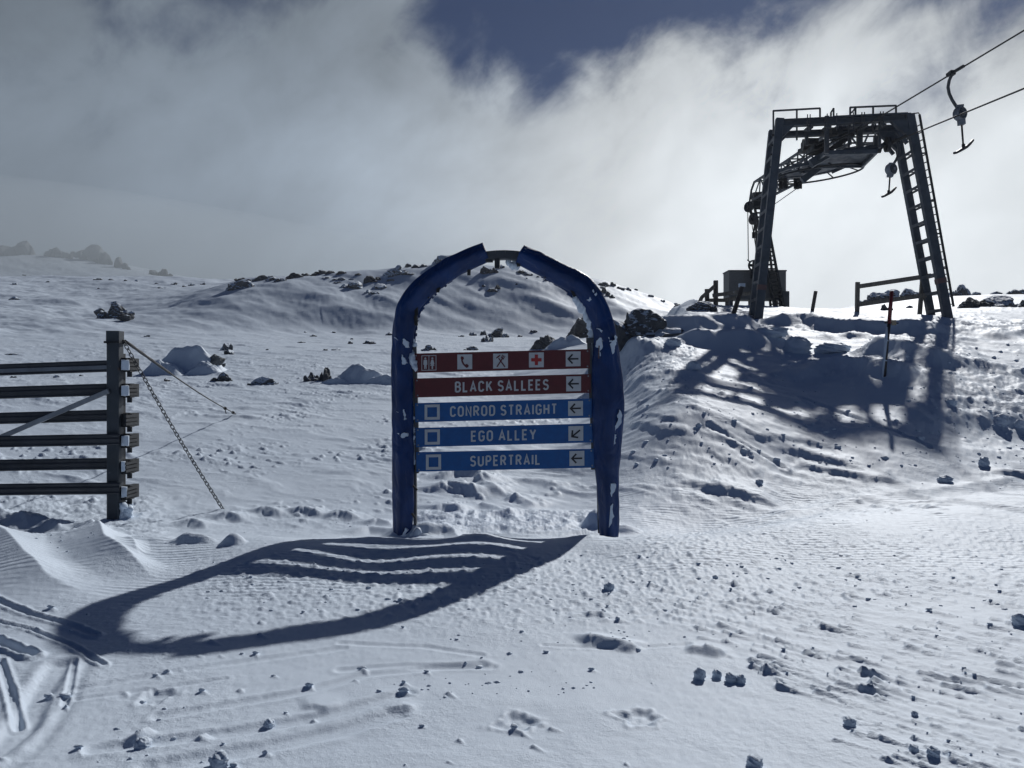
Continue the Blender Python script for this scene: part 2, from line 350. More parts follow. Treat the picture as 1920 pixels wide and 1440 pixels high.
streak = np.clip(streak * sstep(UPX - (UPY - 1100) * 1.6, 1000, 1300), 0, 1)
stn = fbm(sa * 1.3, sb * 9.0, 3, 0.55, 81.0)
TZ += streak * 0.012 * np.maximum(stn - 0.02, -0.1)

rng = random.Random(11)
def local(px, py, rad):
    """index window of the terrain grid round a ground point"""
    p = G(px, py); r = math.hypot(p.x, p.y); a_ = math.atan2(p.x, p.y)
    i0 = np.searchsorted(rings, r - rad); i1 = np.searchsorted(rings, r + rad)
    j0 = np.searchsorted(az, a_ - rad / r); j1 = np.searchsorted(az, a_ + rad / r)
    return p, slice(i0, i1 + 1), slice(j0, j1 + 1)
def tail(px, py, h, w, ln, yaw=0.0):
    """a knob of snow with the drift tail the wind left behind it"""
    p, si, sj = local(px, py, ln + w * 2)
    x = TX[si, sj] - p.x; y = TY[si, sj] - p.y
    cx, sx = math.cos(yaw), math.sin(yaw); wdx, wdy = WD[0] * cx - WD[1] * sx, WD[0] * sx + WD[1] * cx
    u = x * wdx + y * wdy; v = -x * wdy + y * wdx
    t = np.clip(u / ln, 0, 1); ww = w * (1 - 0.75 * t)
    f = np.where(u >= 0, (1 - t) ** 1.3 * np.exp(-(v / ww) ** 2 * 1.6), np.exp(-((u * u * 2.2 + v * v) / (w * w)) * 1.6))
    TZ[si, sj] += h * f
CLODS = []                                                     # places of loose crumbs: x, y, size
for k in range(1900):
    px = rng.uniform(1150, 2050); py = 1075 + 365 * rng.random() ** 0.85
    if px - (py - 1100) * 1.5 < 1130 + 90 * rng.random(): continue
    s = rng.choice((0.005, 0.006, 0.008, 0.008, 0.010, 0.013, 0.018)) * rng.uniform(0.7, 1.25)
    if py > 1300: s *= 0.62
    tail(px, py, s * 1.05, s * 1.2, s * rng.uniform(8, 18), rng.uniform(-0.16, 0.16))
    if rng.random() < 0.12: CLODS.append((px, py, s * rng.uniform(0.35, 0.6)))
for k in range(70):
    px = rng.uniform(-20, 1250); py = rng.uniform(1120, 1440)
    s = rng.choice((0.006, 0.009, 0.012, 0.016)) * rng.uniform(0.7, 1.2)
    tail(px, py, s, s * 1.3, s * rng.uniform(3, 8), rng.uniform(-0.3, 0.3))
    if rng.random() < 0.6: CLODS.append((px, py, s * 0.9))
for cx, cy, sxx, syy, n in ((250, 1400, 90, 40, 30), (860, 1285, 60, 10, 40), (960, 1230, 60, 25, 30), (1100, 1160, 80, 12, 30), (1150, 1205, 90, 10, 45), (1040, 1290, 60, 14, 25),
                            (1740, 880, 120, 35, 60), (1880, 890, 40, 25, 30), (1150, 1110, 100, 20, 25), (300, 1010, 120, 12, 40), (120, 1010, 70, 18, 60), (950, 985, 160, 10, 80), (1500, 965, 120, 12, 40)):
    for k in range(n // 2):
        px = rng.gauss(cx, sxx); py = rng.gauss(cy, syy)
        if py < 860: continue
        CLODS.append((px, py, rng.choice((0.003, 0.004, 0.005, 0.006, 0.010)) * rng.uniform(0.7, 1.2)))
for k in range(420):
    px = rng.uniform(1180, 1950); py = rng.uniform(640, 880)
    CLODS.append((px, py, rng.choice((0.010, 0.013, 0.017, 0.03)) * rng.uniform(0.6, 1.3)))
for k in range(140):
    px = rng.uniform(380, 1900); py = rng.uniform(1040, 1150)
    CLODS.append((px, py, rng.uniform(0.005, 0.012)))

def groove(pts, depth, w, rim=0.4):
    """a ski or pole track pressed into the snow, with pushed-up rims"""
    global TZ
    P = np.array([G(*p)[:2] for p in pts]); m = w * 4
    x0, y0 = P.min(0) - m; x1, y1 = P.max(0) + m
    sel = (TX > x0) & (TX < x1) & (TY > y0) & (TY < y1)
    if not sel.any(): return
    x = TX[sel]; y = TY[sel]; best = np.full(x.shape, 1e9)
    for k in range(len(P) - 1):
        a_, b_ = P[k], P[k + 1]; dx, dy = b_ - a_; q = dx * dx + dy * dy
        t = np.clip(((x - a_[0]) * dx + (y - a_[1]) * dy) / q, 0, 1)
        best = np.minimum(best, np.hypot(x - a_[0] - t * dx, y - a_[1] - t * dy))
    b_ = best / w
    nz = 1 + 0.8 * perlin((x * 14).astype(np.float32), (y * 14).astype(np.float32))
    TZ[sel] += -depth * np.exp(-b_ ** 4) + rim * depth * nz * np.exp(-((b_ - 1.6) / 0.6) ** 2)
groove([(-30, 1425), (40, 1365), (75, 1300), (110, 1245)], 0.020, 0.055, 0.5)
groove([(-30, 1470), (60, 1395), (120, 1310), (150, 1240)], 0.008, 0.06, 0.2)
groove([(0, 1240), (20, 1300), (35, 1360)], 0.010, 0.018, 0.8)
groove([(-20, 1128), (50, 1150), (120, 1168), (178, 1190)], 0.008, 0.022, 1.6)
groove([(-20, 1162), (60, 1180), (130, 1208), (195, 1246)], 0.006, 0.015, 1.6)
groove([(-20, 1198), (25, 1216), (62, 1230)], 0.012, 0.028, 1.9)
for pts, d, w in (([(150, 1290), (350, 1255), (640, 1215)], 0.005, 0.03), ([(300, 1342), (560, 1300), (700, 1262), (900, 1245)], 0.008, 0.035), ([(180, 1405), (430, 1375), (600, 1345), (760, 1300)], 0.010, 0.04),
                  ([(280, 1440), (480, 1405), (640, 1370), (740, 1340)], 0.011, 0.05), ([(640, 1255), (760, 1248), (920, 1250)], 0.006, 0.03), ([(150, 1310), (300, 1290), (420, 1272)], 0.005, 0.02),
                  ([(640, 1205), (800, 1212), (900, 1228)], 0.005, 0.025), ([(1020, 1210), (1150, 1216), (1290, 1208)], 0.005, 0.02), ([(140, 1238), (130, 1290), (120, 1320)], 0.008, 0.014),
                  ([(900, 1020), (960, 1032), (1015, 1052)], 0.006, 0.02), ([(1500, 745), (1640, 800), (1740, 850)], 0.03, 0.06), ([(1330, 800), (1420, 850), (1470, 880)], 0.03, 0.05)):
    groove(pts, d, w)
# the broken slabs in the middle of the piste and a few footprints
ridge([(1085, 1206), (1110, 1202), (1150, 1210), (1205, 1220)], 0.045, 0.07, 0.16, 0.2, 1.1)
ridge([(1095, 1155), (1120, 1152), (1140, 1158)], 0.03, 0.05, 0.10, 0.25, 1.1)
ridge([(1280, 1218), (1320, 1222), (1360, 1232)], 0.03, 0.05, 0.16, 0.25, 1.2)
ridge([(725, 1335), (755, 1325), (785, 1330)], 0.012, 0.04, 0.10, 0.3, 1.3)
ridge([(560, 1330), (590, 1325), (625, 1335)], 0.016, 0.04, 0.18, 0.3, 1.3)
ridge([(245, 1398), (268, 1380), (292, 1368)], 0.03, 0.04, 0.06, 0.3, 1.1)
ridge([(368, 1392), (392, 1376)], 0.025, 0.05, 0.05, 0.3, 1.3)
for k in range(5):
    a_ = (k + rng.random()) / 5
    ridge([(1420 + a_ * 430 + rng.uniform(-30, 30), 1230 + a_ * 170 + rng.uniform(-25, 25)), (1445 + a_ * 430, 1242 + a_ * 170), (1510 + a_ * 430, 1268 + a_ * 170)], 0.006, 0.035, 0.08, 0.3, 1.3)
for px, py in ((968, 1355), (1197, 1346), (292, 1305)):
    p, si, sj = local(px, py, 0.22)
    x = TX[si, sj] - p.x; y = TY[si, sj] - p.y; q = np.hypot(x / 0.07, y / 0.085); q = q * (1 + 0.55 * perlin((np.cos(np.arctan2(y, x)) * 1.6 + px).astype(np.float32), (np.sin(np.arctan2(y, x)) * 1.6).astype(np.float32)))
    nz = perlin((x * 30 + px).astype(np.float32), (y * 30).astype(np.float32))
    TZ[si, sj] += -0.014 * (1 - sstep(q, 0.6, 1.1)) + 0.004 * np.exp(-((q - 1.25) / 0.22) ** 2) * (1 + 1.5 * nz) + 0.006 * nz * np.exp(-q * q)

# ground z lookup on the finished surface
def ground(x, y):
    r = math.hypot(x, y); a_ = math.atan2(x, y)
    i = int(np.clip(np.searchsorted(rings, r) - 1, 0, NR - 2)); j = int(np.clip(np.searchsorted(az, a_) - 1, 0, NA - 2))
    u = (r - rings[i]) / (rings[i + 1] - rings[i]); v = (a_ - az[j]) / (az[j + 1] - az[j])
    u = min(max(u, 0), 1); v = min(max(v, 0), 1)
    return float((TZ[i, j] * (1 - u) + TZ[i + 1, j] * u) * (1 - v) + (TZ[i, j + 1] * (1 - u) + TZ[i + 1, j + 1] * u) * v)

# ------------------------------------------------------------------ materials
class NT:
    def __init__(s, name):
        s.m = bpy.data.materials.new(name); s.m.use_nodes = True; s.t = s.m.node_tree; s.t.nodes.clear()
        s.b = s.n('ShaderNodeBsdfPrincipled'); o = s.n('ShaderNodeOutputMaterial'); s.l(s.b.outputs[0], o.inputs['Surface'])
        s.co = s.n('ShaderNodeTexCoord').outputs['Object']
    def n(s, t, **k):
        x = s.t.nodes.new(t)
        for a, v in k.items(): setattr(x, a, v)
        return x
    def l(s, a, b): s.t.links.new(a, b)
    def noise(s, scale, detail=4, rough=0.55, stretch=None, dist=0.0):
        x = s.n('ShaderNodeTexNoise'); x.inputs['Scale'].default_value = scale; x.inputs['Detail'].default_value = detail
        x.inputs['Roughness'].default_value = rough; x.inputs['Distortion'].default_value = dist
        v = s.co
        if stretch:
            m = s.n('ShaderNodeMapping'); m.inputs['Scale'].default_value = stretch; s.l(v, m.inputs['Vector']); v = m.outputs[0]
        s.l(v, x.inputs['Vector']); return x.outputs['Fac']
    def ramp(s, f, lo_, hi_, a=0.0, b=1.0):
        x = s.n('ShaderNodeMapRange'); x.interpolation_type = 'SMOOTHSTEP'; s.l(f, x.inputs[0])
        for i, v in zip((1, 2, 3, 4), (lo_, hi_, a, b)): x.inputs[i].default_value = v
        return x.outputs[0]
    def math(s, op, a, b):
        x = s.n('ShaderNodeMath'); x.operation = op
        for i, v in enumerate((a, b)):
            if isinstance(v, (int, float)): x.inputs[i].default_value = v
            else: s.l(v, x.inputs[i])
        return x.outputs[0]
    def mix(s, f, a, b):
        x = s.n('ShaderNodeMix', data_type='RGBA')
        if isinstance(f, float): x.inputs['Factor'].default_value = f
        else: s.l(f, x.inputs['Factor'])
        for k, v in (('A', a), ('B', b)):
            if isinstance(v, tuple): x.inputs[k].default_value = (*v, 1)
            else: s.l(v, x.inputs[k])
        return x.outputs['Result']
    def col(s, c):
        if isinstance(c, tuple): s.b.inputs['Base Color'].default_value = (*c, 1)
        else: s.l(c, s.b.inputs['Base Color'])
    def set(s, **k):
        for a, v in k.items():
            i = s.b.inputs[a.replace('_', ' ')]
            if isinstance(v, (int, float)): i.default_value = v
            else: s.l(v, i)
    def bump(s, h, dist, strength=1.0, prev=None):
        x = s.n('ShaderNodeBump'); x.inputs['Distance'].default_value = dist; x.inputs['Strength'].default_value = strength
        s.l(h, x.inputs['Height'])
        if prev is not None: s.l(prev, x.inputs['Normal'])
        s.l(x.outputs[0], s.b.inputs['Normal']); return x.outputs[0]
SNOW = (0.615, 0.70, 0.80)
def snow_mat(name, terrain=False):
    t = NT(name)
    c = t.mix(t.ramp(t.noise(0.35, 4), 0.3, 0.7), (0.585, 0.67, 0.775), (0.645, 0.73, 0.83))
    t.col(c); t.set(Roughness=0.62, Specular_IOR_Level=0.35)
    p = t.bump(t.noise(160, 3, 0.7), 0.0025, 0.8)
    p = t.bump(t.math('MULTIPLY', t.noise(42, 4, 0.65), t.ramp(t.noise(1.1, 3), 0.38, 0.64)), 0.009, 0.6, p)
    if terrain: p = t.bump(t.math('MULTIPLY', t.noise(9, 5, 0.62, (1, 1.5, 1)), t.ramp(t.noise(0.55, 3), 0.42, 0.66)), 0.03, 0.5, p)
    if terrain:                                                # combed lines left by the grooming machine
        at = t.n('ShaderNodeAttribute'); at.attribute_name = 'groomed'
        sx = t.n('ShaderNodeSeparateXYZ'); t.l(t.co, sx.inputs[0])
        ph = t.math('ADD', t.math('MULTIPLY', sx.outputs['Y'], 84.0), t.math('ADD', t.math('MULTIPLY', sx.outputs['X'], 3.4), t.math('MULTIPLY', t.noise(1.3, 2), 3.5)))
        p = t.bump(t.math('MULTIPLY', t.math('SINE', ph, 0.0), t.math('MULTIPLY', at.outputs['Fac'], t.ramp(t.noise(2.1, 4), 0.4, 0.65, 0.1, 1.0))), 0.0038, 0.7, p)
    # ice grains that glint here and there
    v = t.n('ShaderNodeTexVoronoi'); v.inputs['Scale'].default_value = 55; t.l(t.co, v.inputs['Vector'])
    g = t.math('MULTIPLY', t.ramp(v.outputs['Distance'], 0.02, 0.10, 1.0, 0.0), t.ramp(t.noise(23, 1), 0.60, 0.66))
    t.set(Roughness=t.math('SUBTRACT', 0.62, t.math('MULTIPLY', g, 0.36)))
    return t.m
def metal_mat(name, c, rough=0.5, metallic=0.0, rust=0.0, frost=0.0):
    t = NT(name)
    k = t.mix(t.ramp(t.noise(2.2, 6, 0.65), 0.3, 0.72), tuple(x * 0.72 for x in c), tuple(min(1, x * 1.25) for x in c))
    if rust: k = t.mix(t.ramp(t.noise(5, 8, 0.7), 0.62 - rust * 0.1, 0.72), k, (0.09, 0.045, 0.025))
    if frost: k = t.mix(t.ramp(t.noise(9, 7, 0.75), 0.66 - frost * 0.12, 0.74), k, (0.55, 0.58, 0.62))
    t.col(k); t.set(Roughness=t.ramp(t.noise(6, 4), 0.3, 0.7, rough - 0.1, rough + 0.15), Metallic=metallic)
    t.bump(t.noise(30, 4), 0.002, 0.4); return t.m
def plain_mat(name, c, rough=0.5, var=0.12, bump=0.0):
    t = NT(name)
    k = t.mix(t.ramp(t.noise(14, 6, 0.65), 0.3, 0.72), tuple(x * (1 - var) for x in c), tuple(min(1, x * (1 + var)) for x in c))
    t.col(k); t.set(Roughness=rough)
    if bump: t.bump(t.noise(60, 4), bump, 0.6)
    return t.m
def rock_mat(name, c0, c1, snow):
    t = NT(name)
    k = t.mix(t.ramp(t.noise(1.6, 9, 0.7, None, 0.6), 0.32, 0.68), c0, c1)
    k = t.mix(t.ramp(t.noise(7, 6, 0.7), 0.58, 0.70, 0.0, 0.6), k, (0.075, 0.078, 0.066))
    ge = t.n('ShaderNodeNewGeometry'); sp = t.n('ShaderNodeSeparateXYZ'); t.l(ge.outputs['Normal'], sp.inputs[0])
    s_ = t.math('ADD', t.math('MULTIPLY', sp.outputs['Z'], 0.55), t.math('SUBTRACT', t.noise(3.2, 7, 0.68, None, 0.5), 0.5))
    m = t.ramp(s_, 0.46 - snow, 0.54 - snow)
    t.col(t.mix(m, k, SNOW)); t.set(Roughness=t.ramp(m, 0, 1, 0.8, 0.65))
    p = t.bump(t.noise(6, 9, 0.72), 0.10, 0.7); t.bump(t.noise(34, 4), 0.02, 0.5, p)
    return t.m
def wood_mat(name, c):
    t = NT(name)
    k = t.mix(t.ramp(t.noise(5, 7, 0.7, (6, 6, 0.6)), 0.3, 0.7), tuple(x * 0.6 for x in c), tuple(x * 1.4 for x in c))
    k = t.mix(t.ramp(t.noise(6, 6, 0.7), 0.62, 0.72, 0, 0.7), k, (0.5, 0.53, 0.57))
    t.col(k); t.set(Roughness=0.85); t.bump(t.noise(9, 6, 0.7, (8, 8, 0.6)), 0.01, 0.6); return t.m
def vinyl_mat(name, c, snow):
    t = NT(name)
    k = t.mix(t.ramp(t.noise(3.0, 5, 0.6), 0.3, 0.7), tuple(x * 0.7 for x in c), tuple(x * 1.2 for x in c))
    k = t.mix(t.ramp(t.noise(5.5, 8, 0.72, (1, 1, 0.35), 0.8), 0.72 - snow, 0.735 - snow), k, (0.60, 0.63, 0.67))
    t.col(k); t.set(Roughness=t.ramp(t.noise(4, 3), 0.3, 0.7, 0.4, 0.6), Specular_IOR_Level=0.35)
    p = t.bump(t.noise(5, 3, 0.5, (1, 1, 0.5), 1.2), 0.05, 0.8); t.bump(t.noise(90, 2), 0.002, 0.3, p); return t.m
M = dict(
    ground=snow_mat('snow_ground', True), snow=snow_mat('snow_loose'),
    vinyl=vinyl_mat('blue_vinyl', (0.002, 0.028, 0.125), 0.0), vinyl_snow=vinyl_mat('blue_vinyl_frosted', (0.002, 0.028, 0.125), 0.06),
    steel=metal_mat('dark_steel', (0.055, 0.062, 0.072), 0.5, 0.0, 0.2, 0.15), tower=metal_mat('tower_steel', (0.048, 0.062, 0.082), 0.55, 0.0, 0.0, 0.1),
    black=metal_mat('black_steel', (0.013, 0.016, 0.021), 0.55, 0.0, 0.0, 0.0), post=metal_mat('fence_steel', (0.032, 0.042, 0.055), 0.55, 0.0, 0.2, 0.1),
    rail=metal_mat('fence_rail', (0.035, 0.04, 0.05), 0.55), rail_lt=metal_mat('fence_rail_web', (0.14, 0.16, 0.19), 0.5),
    galv=metal_mat('galvanised', (0.22, 0.24, 0.27), 0.45, 0.3, 0.0, 0.2),
    red=plain_mat('maroon_sign', (0.10, 0.010, 0.014), 0.5), blue=plain_mat('blue_sign', (0.0, 0.082, 0.285), 0.5), white=plain_mat('sign_white', (0.50, 0.52, 0.54), 0.55, 0.06),
    ink=plain_mat('sign_black', (0.015, 0.015, 0.018), 0.5), cross=plain_mat('sign_red', (0.36, 0.02, 0.02), 0.5),
    concrete=plain_mat('hut_panel', (0.17, 0.17, 0.165), 0.8, 0.1, 0.004), hutroof=plain_mat('hut_edge', (0.11, 0.11, 0.115), 0.7),
    wood=wood_mat('weathered_timber', (0.16, 0.145, 0.125)), dark_wood=wood_mat('dark_timber', (0.09, 0.08, 0.07)),
    pole_black=plain_mat('pole_black', (0.025, 0.02, 0.025), 0.5), pole_red=plain_mat('pole_red', (0.15, 0.014, 0.017), 0.5), tan=plain_mat('tan_plate', (0.35, 0.29, 0.2), 0.7),
    orange=plain_mat('orange_tape', (0.11, 0.065, 0.065), 0.6),
    grey_reel=metal_mat('reel_casing', (0.20, 0.22, 0.25), 0.5, 0.0, 0.0, 0.2), rope=plain_mat('rope_dark', (0.02, 0.02, 0.022), 0.7),
    rock=rock_mat('rock_bare', (0.045, 0.05, 0.058), (0.12, 0.128, 0.138), 0.0), rock_s=rock_mat('rock_snowed', (0.05, 0.055, 0.063), (0.13, 0.138, 0.15), 0.18),
    rock_r=rock_mat('rock_rimed', (0.08, 0.086, 0.095), (0.18, 0.188, 0.2), 0.32),
)

# ------------------------------------------------------------------ mesh helpers
class MB:
    def __init__(s): s.v = []; s.f = []; s.mi = []; s.sm = []
    def add(s, vs, fs, mi=0, sm=False):
        o = len(s.v); s.v += [Vector(v) for v in vs]
        for f in fs: s.f.append([i + o for i in f]); s.mi.append(mi); s.sm.append(sm)
    def prism(s, a, b, mi=0):
        """solid between two loops of equal length"""
        n = len(a); s.add(list(a) + list(b), [list(range(n))[::-1], list(range(n, 2 * n))] + [[i, (i + 1) % n, n + (i + 1) % n, n + i] for i in range(n)], mi)
    def box(s, c, sx, sy, sz, ax=Vector((1, 0, 0)), ay=Vector((0, 1, 0)), az_=Vector((0, 0, 1)), mi=0):
        c = Vector(c); x, y, z = ax * sx / 2, ay * sy / 2, az_ * sz / 2
        s.prism([c - x - y - z, c + x - y - z, c + x + y - z, c - x + y - z], [c - x - y + z, c + x - y + z, c + x + y + z, c - x + y + z], mi)
    def beam(s, p, q, w, h, up=Vector((0, 0, 1)), mi=0, w2=None, ch=0.0):
        """bar from p to q: h along up, w across; chamfered edges when ch > 0"""
        p = Vector(p); q = Vector(q); d = (q - p).normalized(); sx = d.cross(up)
        if sx.length < 1e-4: sx = d.cross(Vector((1, 0, 0)))
        sx.normalize(); u = sx.cross(d).normalized()
        def loop(c, w, h):
            a, b = w / 2, h / 2
            if not ch: pts = ((-a, -b), (a, -b), (a, b), (-a, b))
            else: pts = ((-a + ch, -b), (a - ch, -b), (a, -b + ch), (a, b - ch), (a - ch, b), (-a + ch, b), (-a, b - ch), (-a, -b + ch))
            return [c + sx * i + u * j for i, j in pts]
        s.prism(loop(p, w, h), loop(q, w2 or w, h), mi)
    def tube(s, pts, r, n=8, mi=0, cap=True, sm=True, closed=False):
        pts = [Vector(p) for p in pts]; m = len(pts); rr = r if isinstance(r, (list, tuple)) else [r] * m
        ring = []; prev = None
        for i in range(m):
            if closed: d = pts[(i + 1) % m] - pts[i - 1]
            else: d = pts[min(i + 1, m - 1)] - pts[max(i - 1, 0)]
            d.normalize()
            if prev is None:
                a = d.orthogonal().normalized()
            else:
                a = (prev - d * prev.dot(d))
                a = a.normalized() if a.length > 1e-5 else d.orthogonal().normalized()
            prev = a; b = d.cross(a)
            ring.append([pts[i] + (a * math.cos(2 * math.pi * k / n) + b * math.sin(2 * math.pi * k / n)) * rr[i] for k in range(n)])
        vs = [v for q in ring for v in q]; fs = []
        for i in range(m if closed else m - 1):
            j = (i + 1) % m
            fs += [[i * n + k, i * n + (k + 1) % n, j * n + (k + 1) % n, j * n + k] for k in range(n)]
        if cap and not closed: fs += [list(range(n))[::-1], [(m - 1) * n + k for k in range(n)]]
        s.add(vs, fs, mi, sm)
    def disc(s, c, ax, r, th, n=28, mi=0, hub=None, r0=0.0):
        """wheel: solid or ring (r0) of thickness th about axis ax"""
        c = Vector(c); ax = Vector(ax).normalized(); a = ax.orthogonal().normalized(); b = ax.cross(a)
        def P(r_, t, k): return c + ax * t + (a * math.cos(2 * math.pi * k / n) + b * math.sin(2 * math.pi * k / n)) * r_
        if r0 <= 0: s.prism([P(r, -th / 2, k) for k in range(n)], [P(r, th / 2, k) for k in range(n)], mi)
        else:
            vs = [P(q, t, k) for (q, t) in ((r0, -th / 2), (r, -th / 2), (r, th / 2), (r0, th / 2)) for k in range(n)]
            s.add(vs, [[e * n + k, e * n + (k + 1) % n, ((e + 1) % 4) * n + (k + 1) % n, ((e + 1) % 4) * n + k] for e in range(4) for k in range(n)], mi)
    def build(s, name, mats, parent=None, bevel=0.0):
        me = bpy.data.meshes.new(name); base = wloc(parent) if parent is not None else Vector()
        org = Vector(getattr(s, 'origin', base))
        me.from_pydata([tuple(v - org) for v in s.v], [], s.f)
        for m in (mats if isinstance(mats, (list, tuple)) else [mats]): me.materials.append(m)
        me.polygons.foreach_set('material_index', s.mi); me.polygons.foreach_set('use_smooth', s.sm)
        bm = bmesh.new(); bm.from_mesh(me); bmesh.ops.recalc_face_normals(bm, faces=bm.faces); bm.to_mesh(me); bm.free()
        me.update(); o = bpy.data.objects.new(name, me); C.objects.link(o)
        if parent is not None: o.parent = parent
        else: o.location = org
        if bevel:
            b = o.modifiers.new('bevel', 'BEVEL'); b.width = bevel; b.segments = 2; b.limit_method = 'ANGLE'
        return o
def wloc(o):
    v = Vector()
    while o is not None: v += Vector(o.location); o = o.parent
    return v
def thing(name, loc, label, cat, group=None):
    o = bpy.data.objects.new(name, None); C.objects.link(o); o.location = loc; o.empty_display_size = 0.3
    return tag(o, label, cat, group)
def tag(o, label, cat, group=None, kind=None):
    if label: o['label'] = label
    if cat: o['category'] = cat
    if group: o['group'] = group
    if kind: o['kind'] = kind
    return o

# ------------------------------------------------------------------ the ground object
me = bpy.data.meshes.new('snow_ground')
idx = np.arange(NR * NA).reshape(NR, NA)
q = np.stack([idx[:-1, :-1], idx[1:, :-1], idx[1:, 1:], idx[:-1, 1:]], -1).reshape(-1, 4)
qs = np.stack([idx[:-1, -1], idx[1:, -1], idx[1:, 0], idx[:-1, 0]], -1)
q = np.concatenate([q, qs]); q = q[:, ::-1]
co = np.stack([TX, TY, TZ], -1).reshape(-1, 3)
cap = np.array([[idx[0, j], idx[0, (j + 1) % NA], NR * NA] for j in range(NA)])
co = np.concatenate([co, [[0, 0, float(TZ[0].mean())]]])
me.vertices.add(len(co)); me.vertices.foreach_set('co', co.ravel())
nl = q.size + cap.size
me.loops.add(nl); me.loops.foreach_set('vertex_index', np.concatenate([q.ravel(), cap.ravel()]))
me.polygons.add(len(q) + len(cap))
me.polygons.foreach_set('loop_start', np.concatenate([np.arange(len(q)) * 4, q.size + np.arange(len(cap)) * 3]))
me.polygons.foreach_set('use_smooth', np.ones(len(q) + len(cap), bool))
me.update(calc_edges=True)
me.materials.append(M['ground'])
ga_ = me.attributes.new('groomed', 'FLOAT', 'POINT'); ga_.data.foreach_set('value', np.concatenate([cord.ravel(), [0.0]]).astype(np.float32))
snow_ground = bpy.data.objects.new('snow_ground', me); C.objects.link(snow_ground); snow_ground['kind'] = 'structure'

HAZE_D = 0.00025
# ------------------------------------------------------------------ thin air full of blown snow
HZ = 480.0
hb = bmesh.new(); bmesh.ops.create_cube(hb, size=1.0)
for v in hb.verts: v.co = Vector((v.co.x * 2 * HZ, v.co.y * 2 * HZ + 0.5, 0)) + Vector((0, 0, 90 if v.co.z > 0 else float(TZ.min()) - 1.0))
hm = bpy.data.meshes.new('haze'); hb.to_mesh(hm); hb.free()
vm = bpy.data.materials.new('haze'); vm.use_nodes = True; vt = vm.node_tree; vt.nodes.clear()
vv = vt.nodes.new('ShaderNodeVolumePrincipled'); vv.inputs['Color'].default_value = (0.93, 0.96, 1.0, 1); vv.inputs['Density'].default_value = HAZE_D; vv.inputs['Anisotropy'].default_value = 0.45
vo = vt.nodes.new('ShaderNodeOutputMaterial'); vt.links.new(vv.outputs[0], vo.inputs['Volume'])
hm.materials.append(vm); haze = bpy.data.objects.new('haze', hm); C.objects.link(haze); haze['kind'] = 'stuff'; haze['label'] = 'thin haze of blown snow in the air'

# a bank of blown snow hanging in the dip before the far left ridge
eb = bmesh.new(); bmesh.ops.create_icosphere(eb, subdivisions=4, radius=1.0)
for v in eb.verts: v.co = Vector((v.co.x * 170 * (1 + .15 * math.sin(3 * v.co.y + 2 * v.co.x)), v.co.y * 120, v.co.z * (27 + 4 * math.sin(5 * v.co.x)))) + Vector((-225, 330, 50))
em = bpy.data.meshes.new('mist'); eb.to_mesh(em); eb.free()
vm2 = bpy.data.materials.new('mist'); vm2.use_nodes = True; vt = vm2.node_tree; vt.nodes.clear()
vv = vt.nodes.new('ShaderNodeVolumePrincipled'); vv.inputs['Color'].default_value = (0.80, 0.91, 1.0, 1); vv.inputs['Density'].default_value = 0.0058; vv.inputs['Anisotropy'].default_value = 0.2
vo = vt.nodes.new('ShaderNodeOutputMaterial'); vt.links.new(vv.outputs[0], vo.inputs['Volume'])
em.materials.append(vm2); mist = bpy.data.objects.new('mist', em); C.objects.link(mist); mist['kind'] = 'stuff'; mist['label'] = 'bank of blown snow before the far left ridge'

# ------------------------------------------------------------------ arched trail sign
SN = Vector((-0.0964, -1, 0)).normalized()                    # the sign faces the camera
SXV = Vector((1, -0.0964, 0)).normalized()
def SP(px, py, off=0.0):
    """point of the sign's plane seen at a photo pixel, lifted off the plane towards the viewer"""
    u = (px - 960) / FPX; Y = 7.901 / (1 + 0.0964 * u)
    return PX(px, py, Y) + SN * off
def SZ(x, y, off=0.0): return SP(720 + x / 3.6, 630 + y / 3.6, off)
base = SP(948, 1008); base.z = ground(base.x, base.y)
sign = thing('trail_sign', base, 'blue padded arch holding two maroon and three blue direction boards, standing in the snow', 'sign')

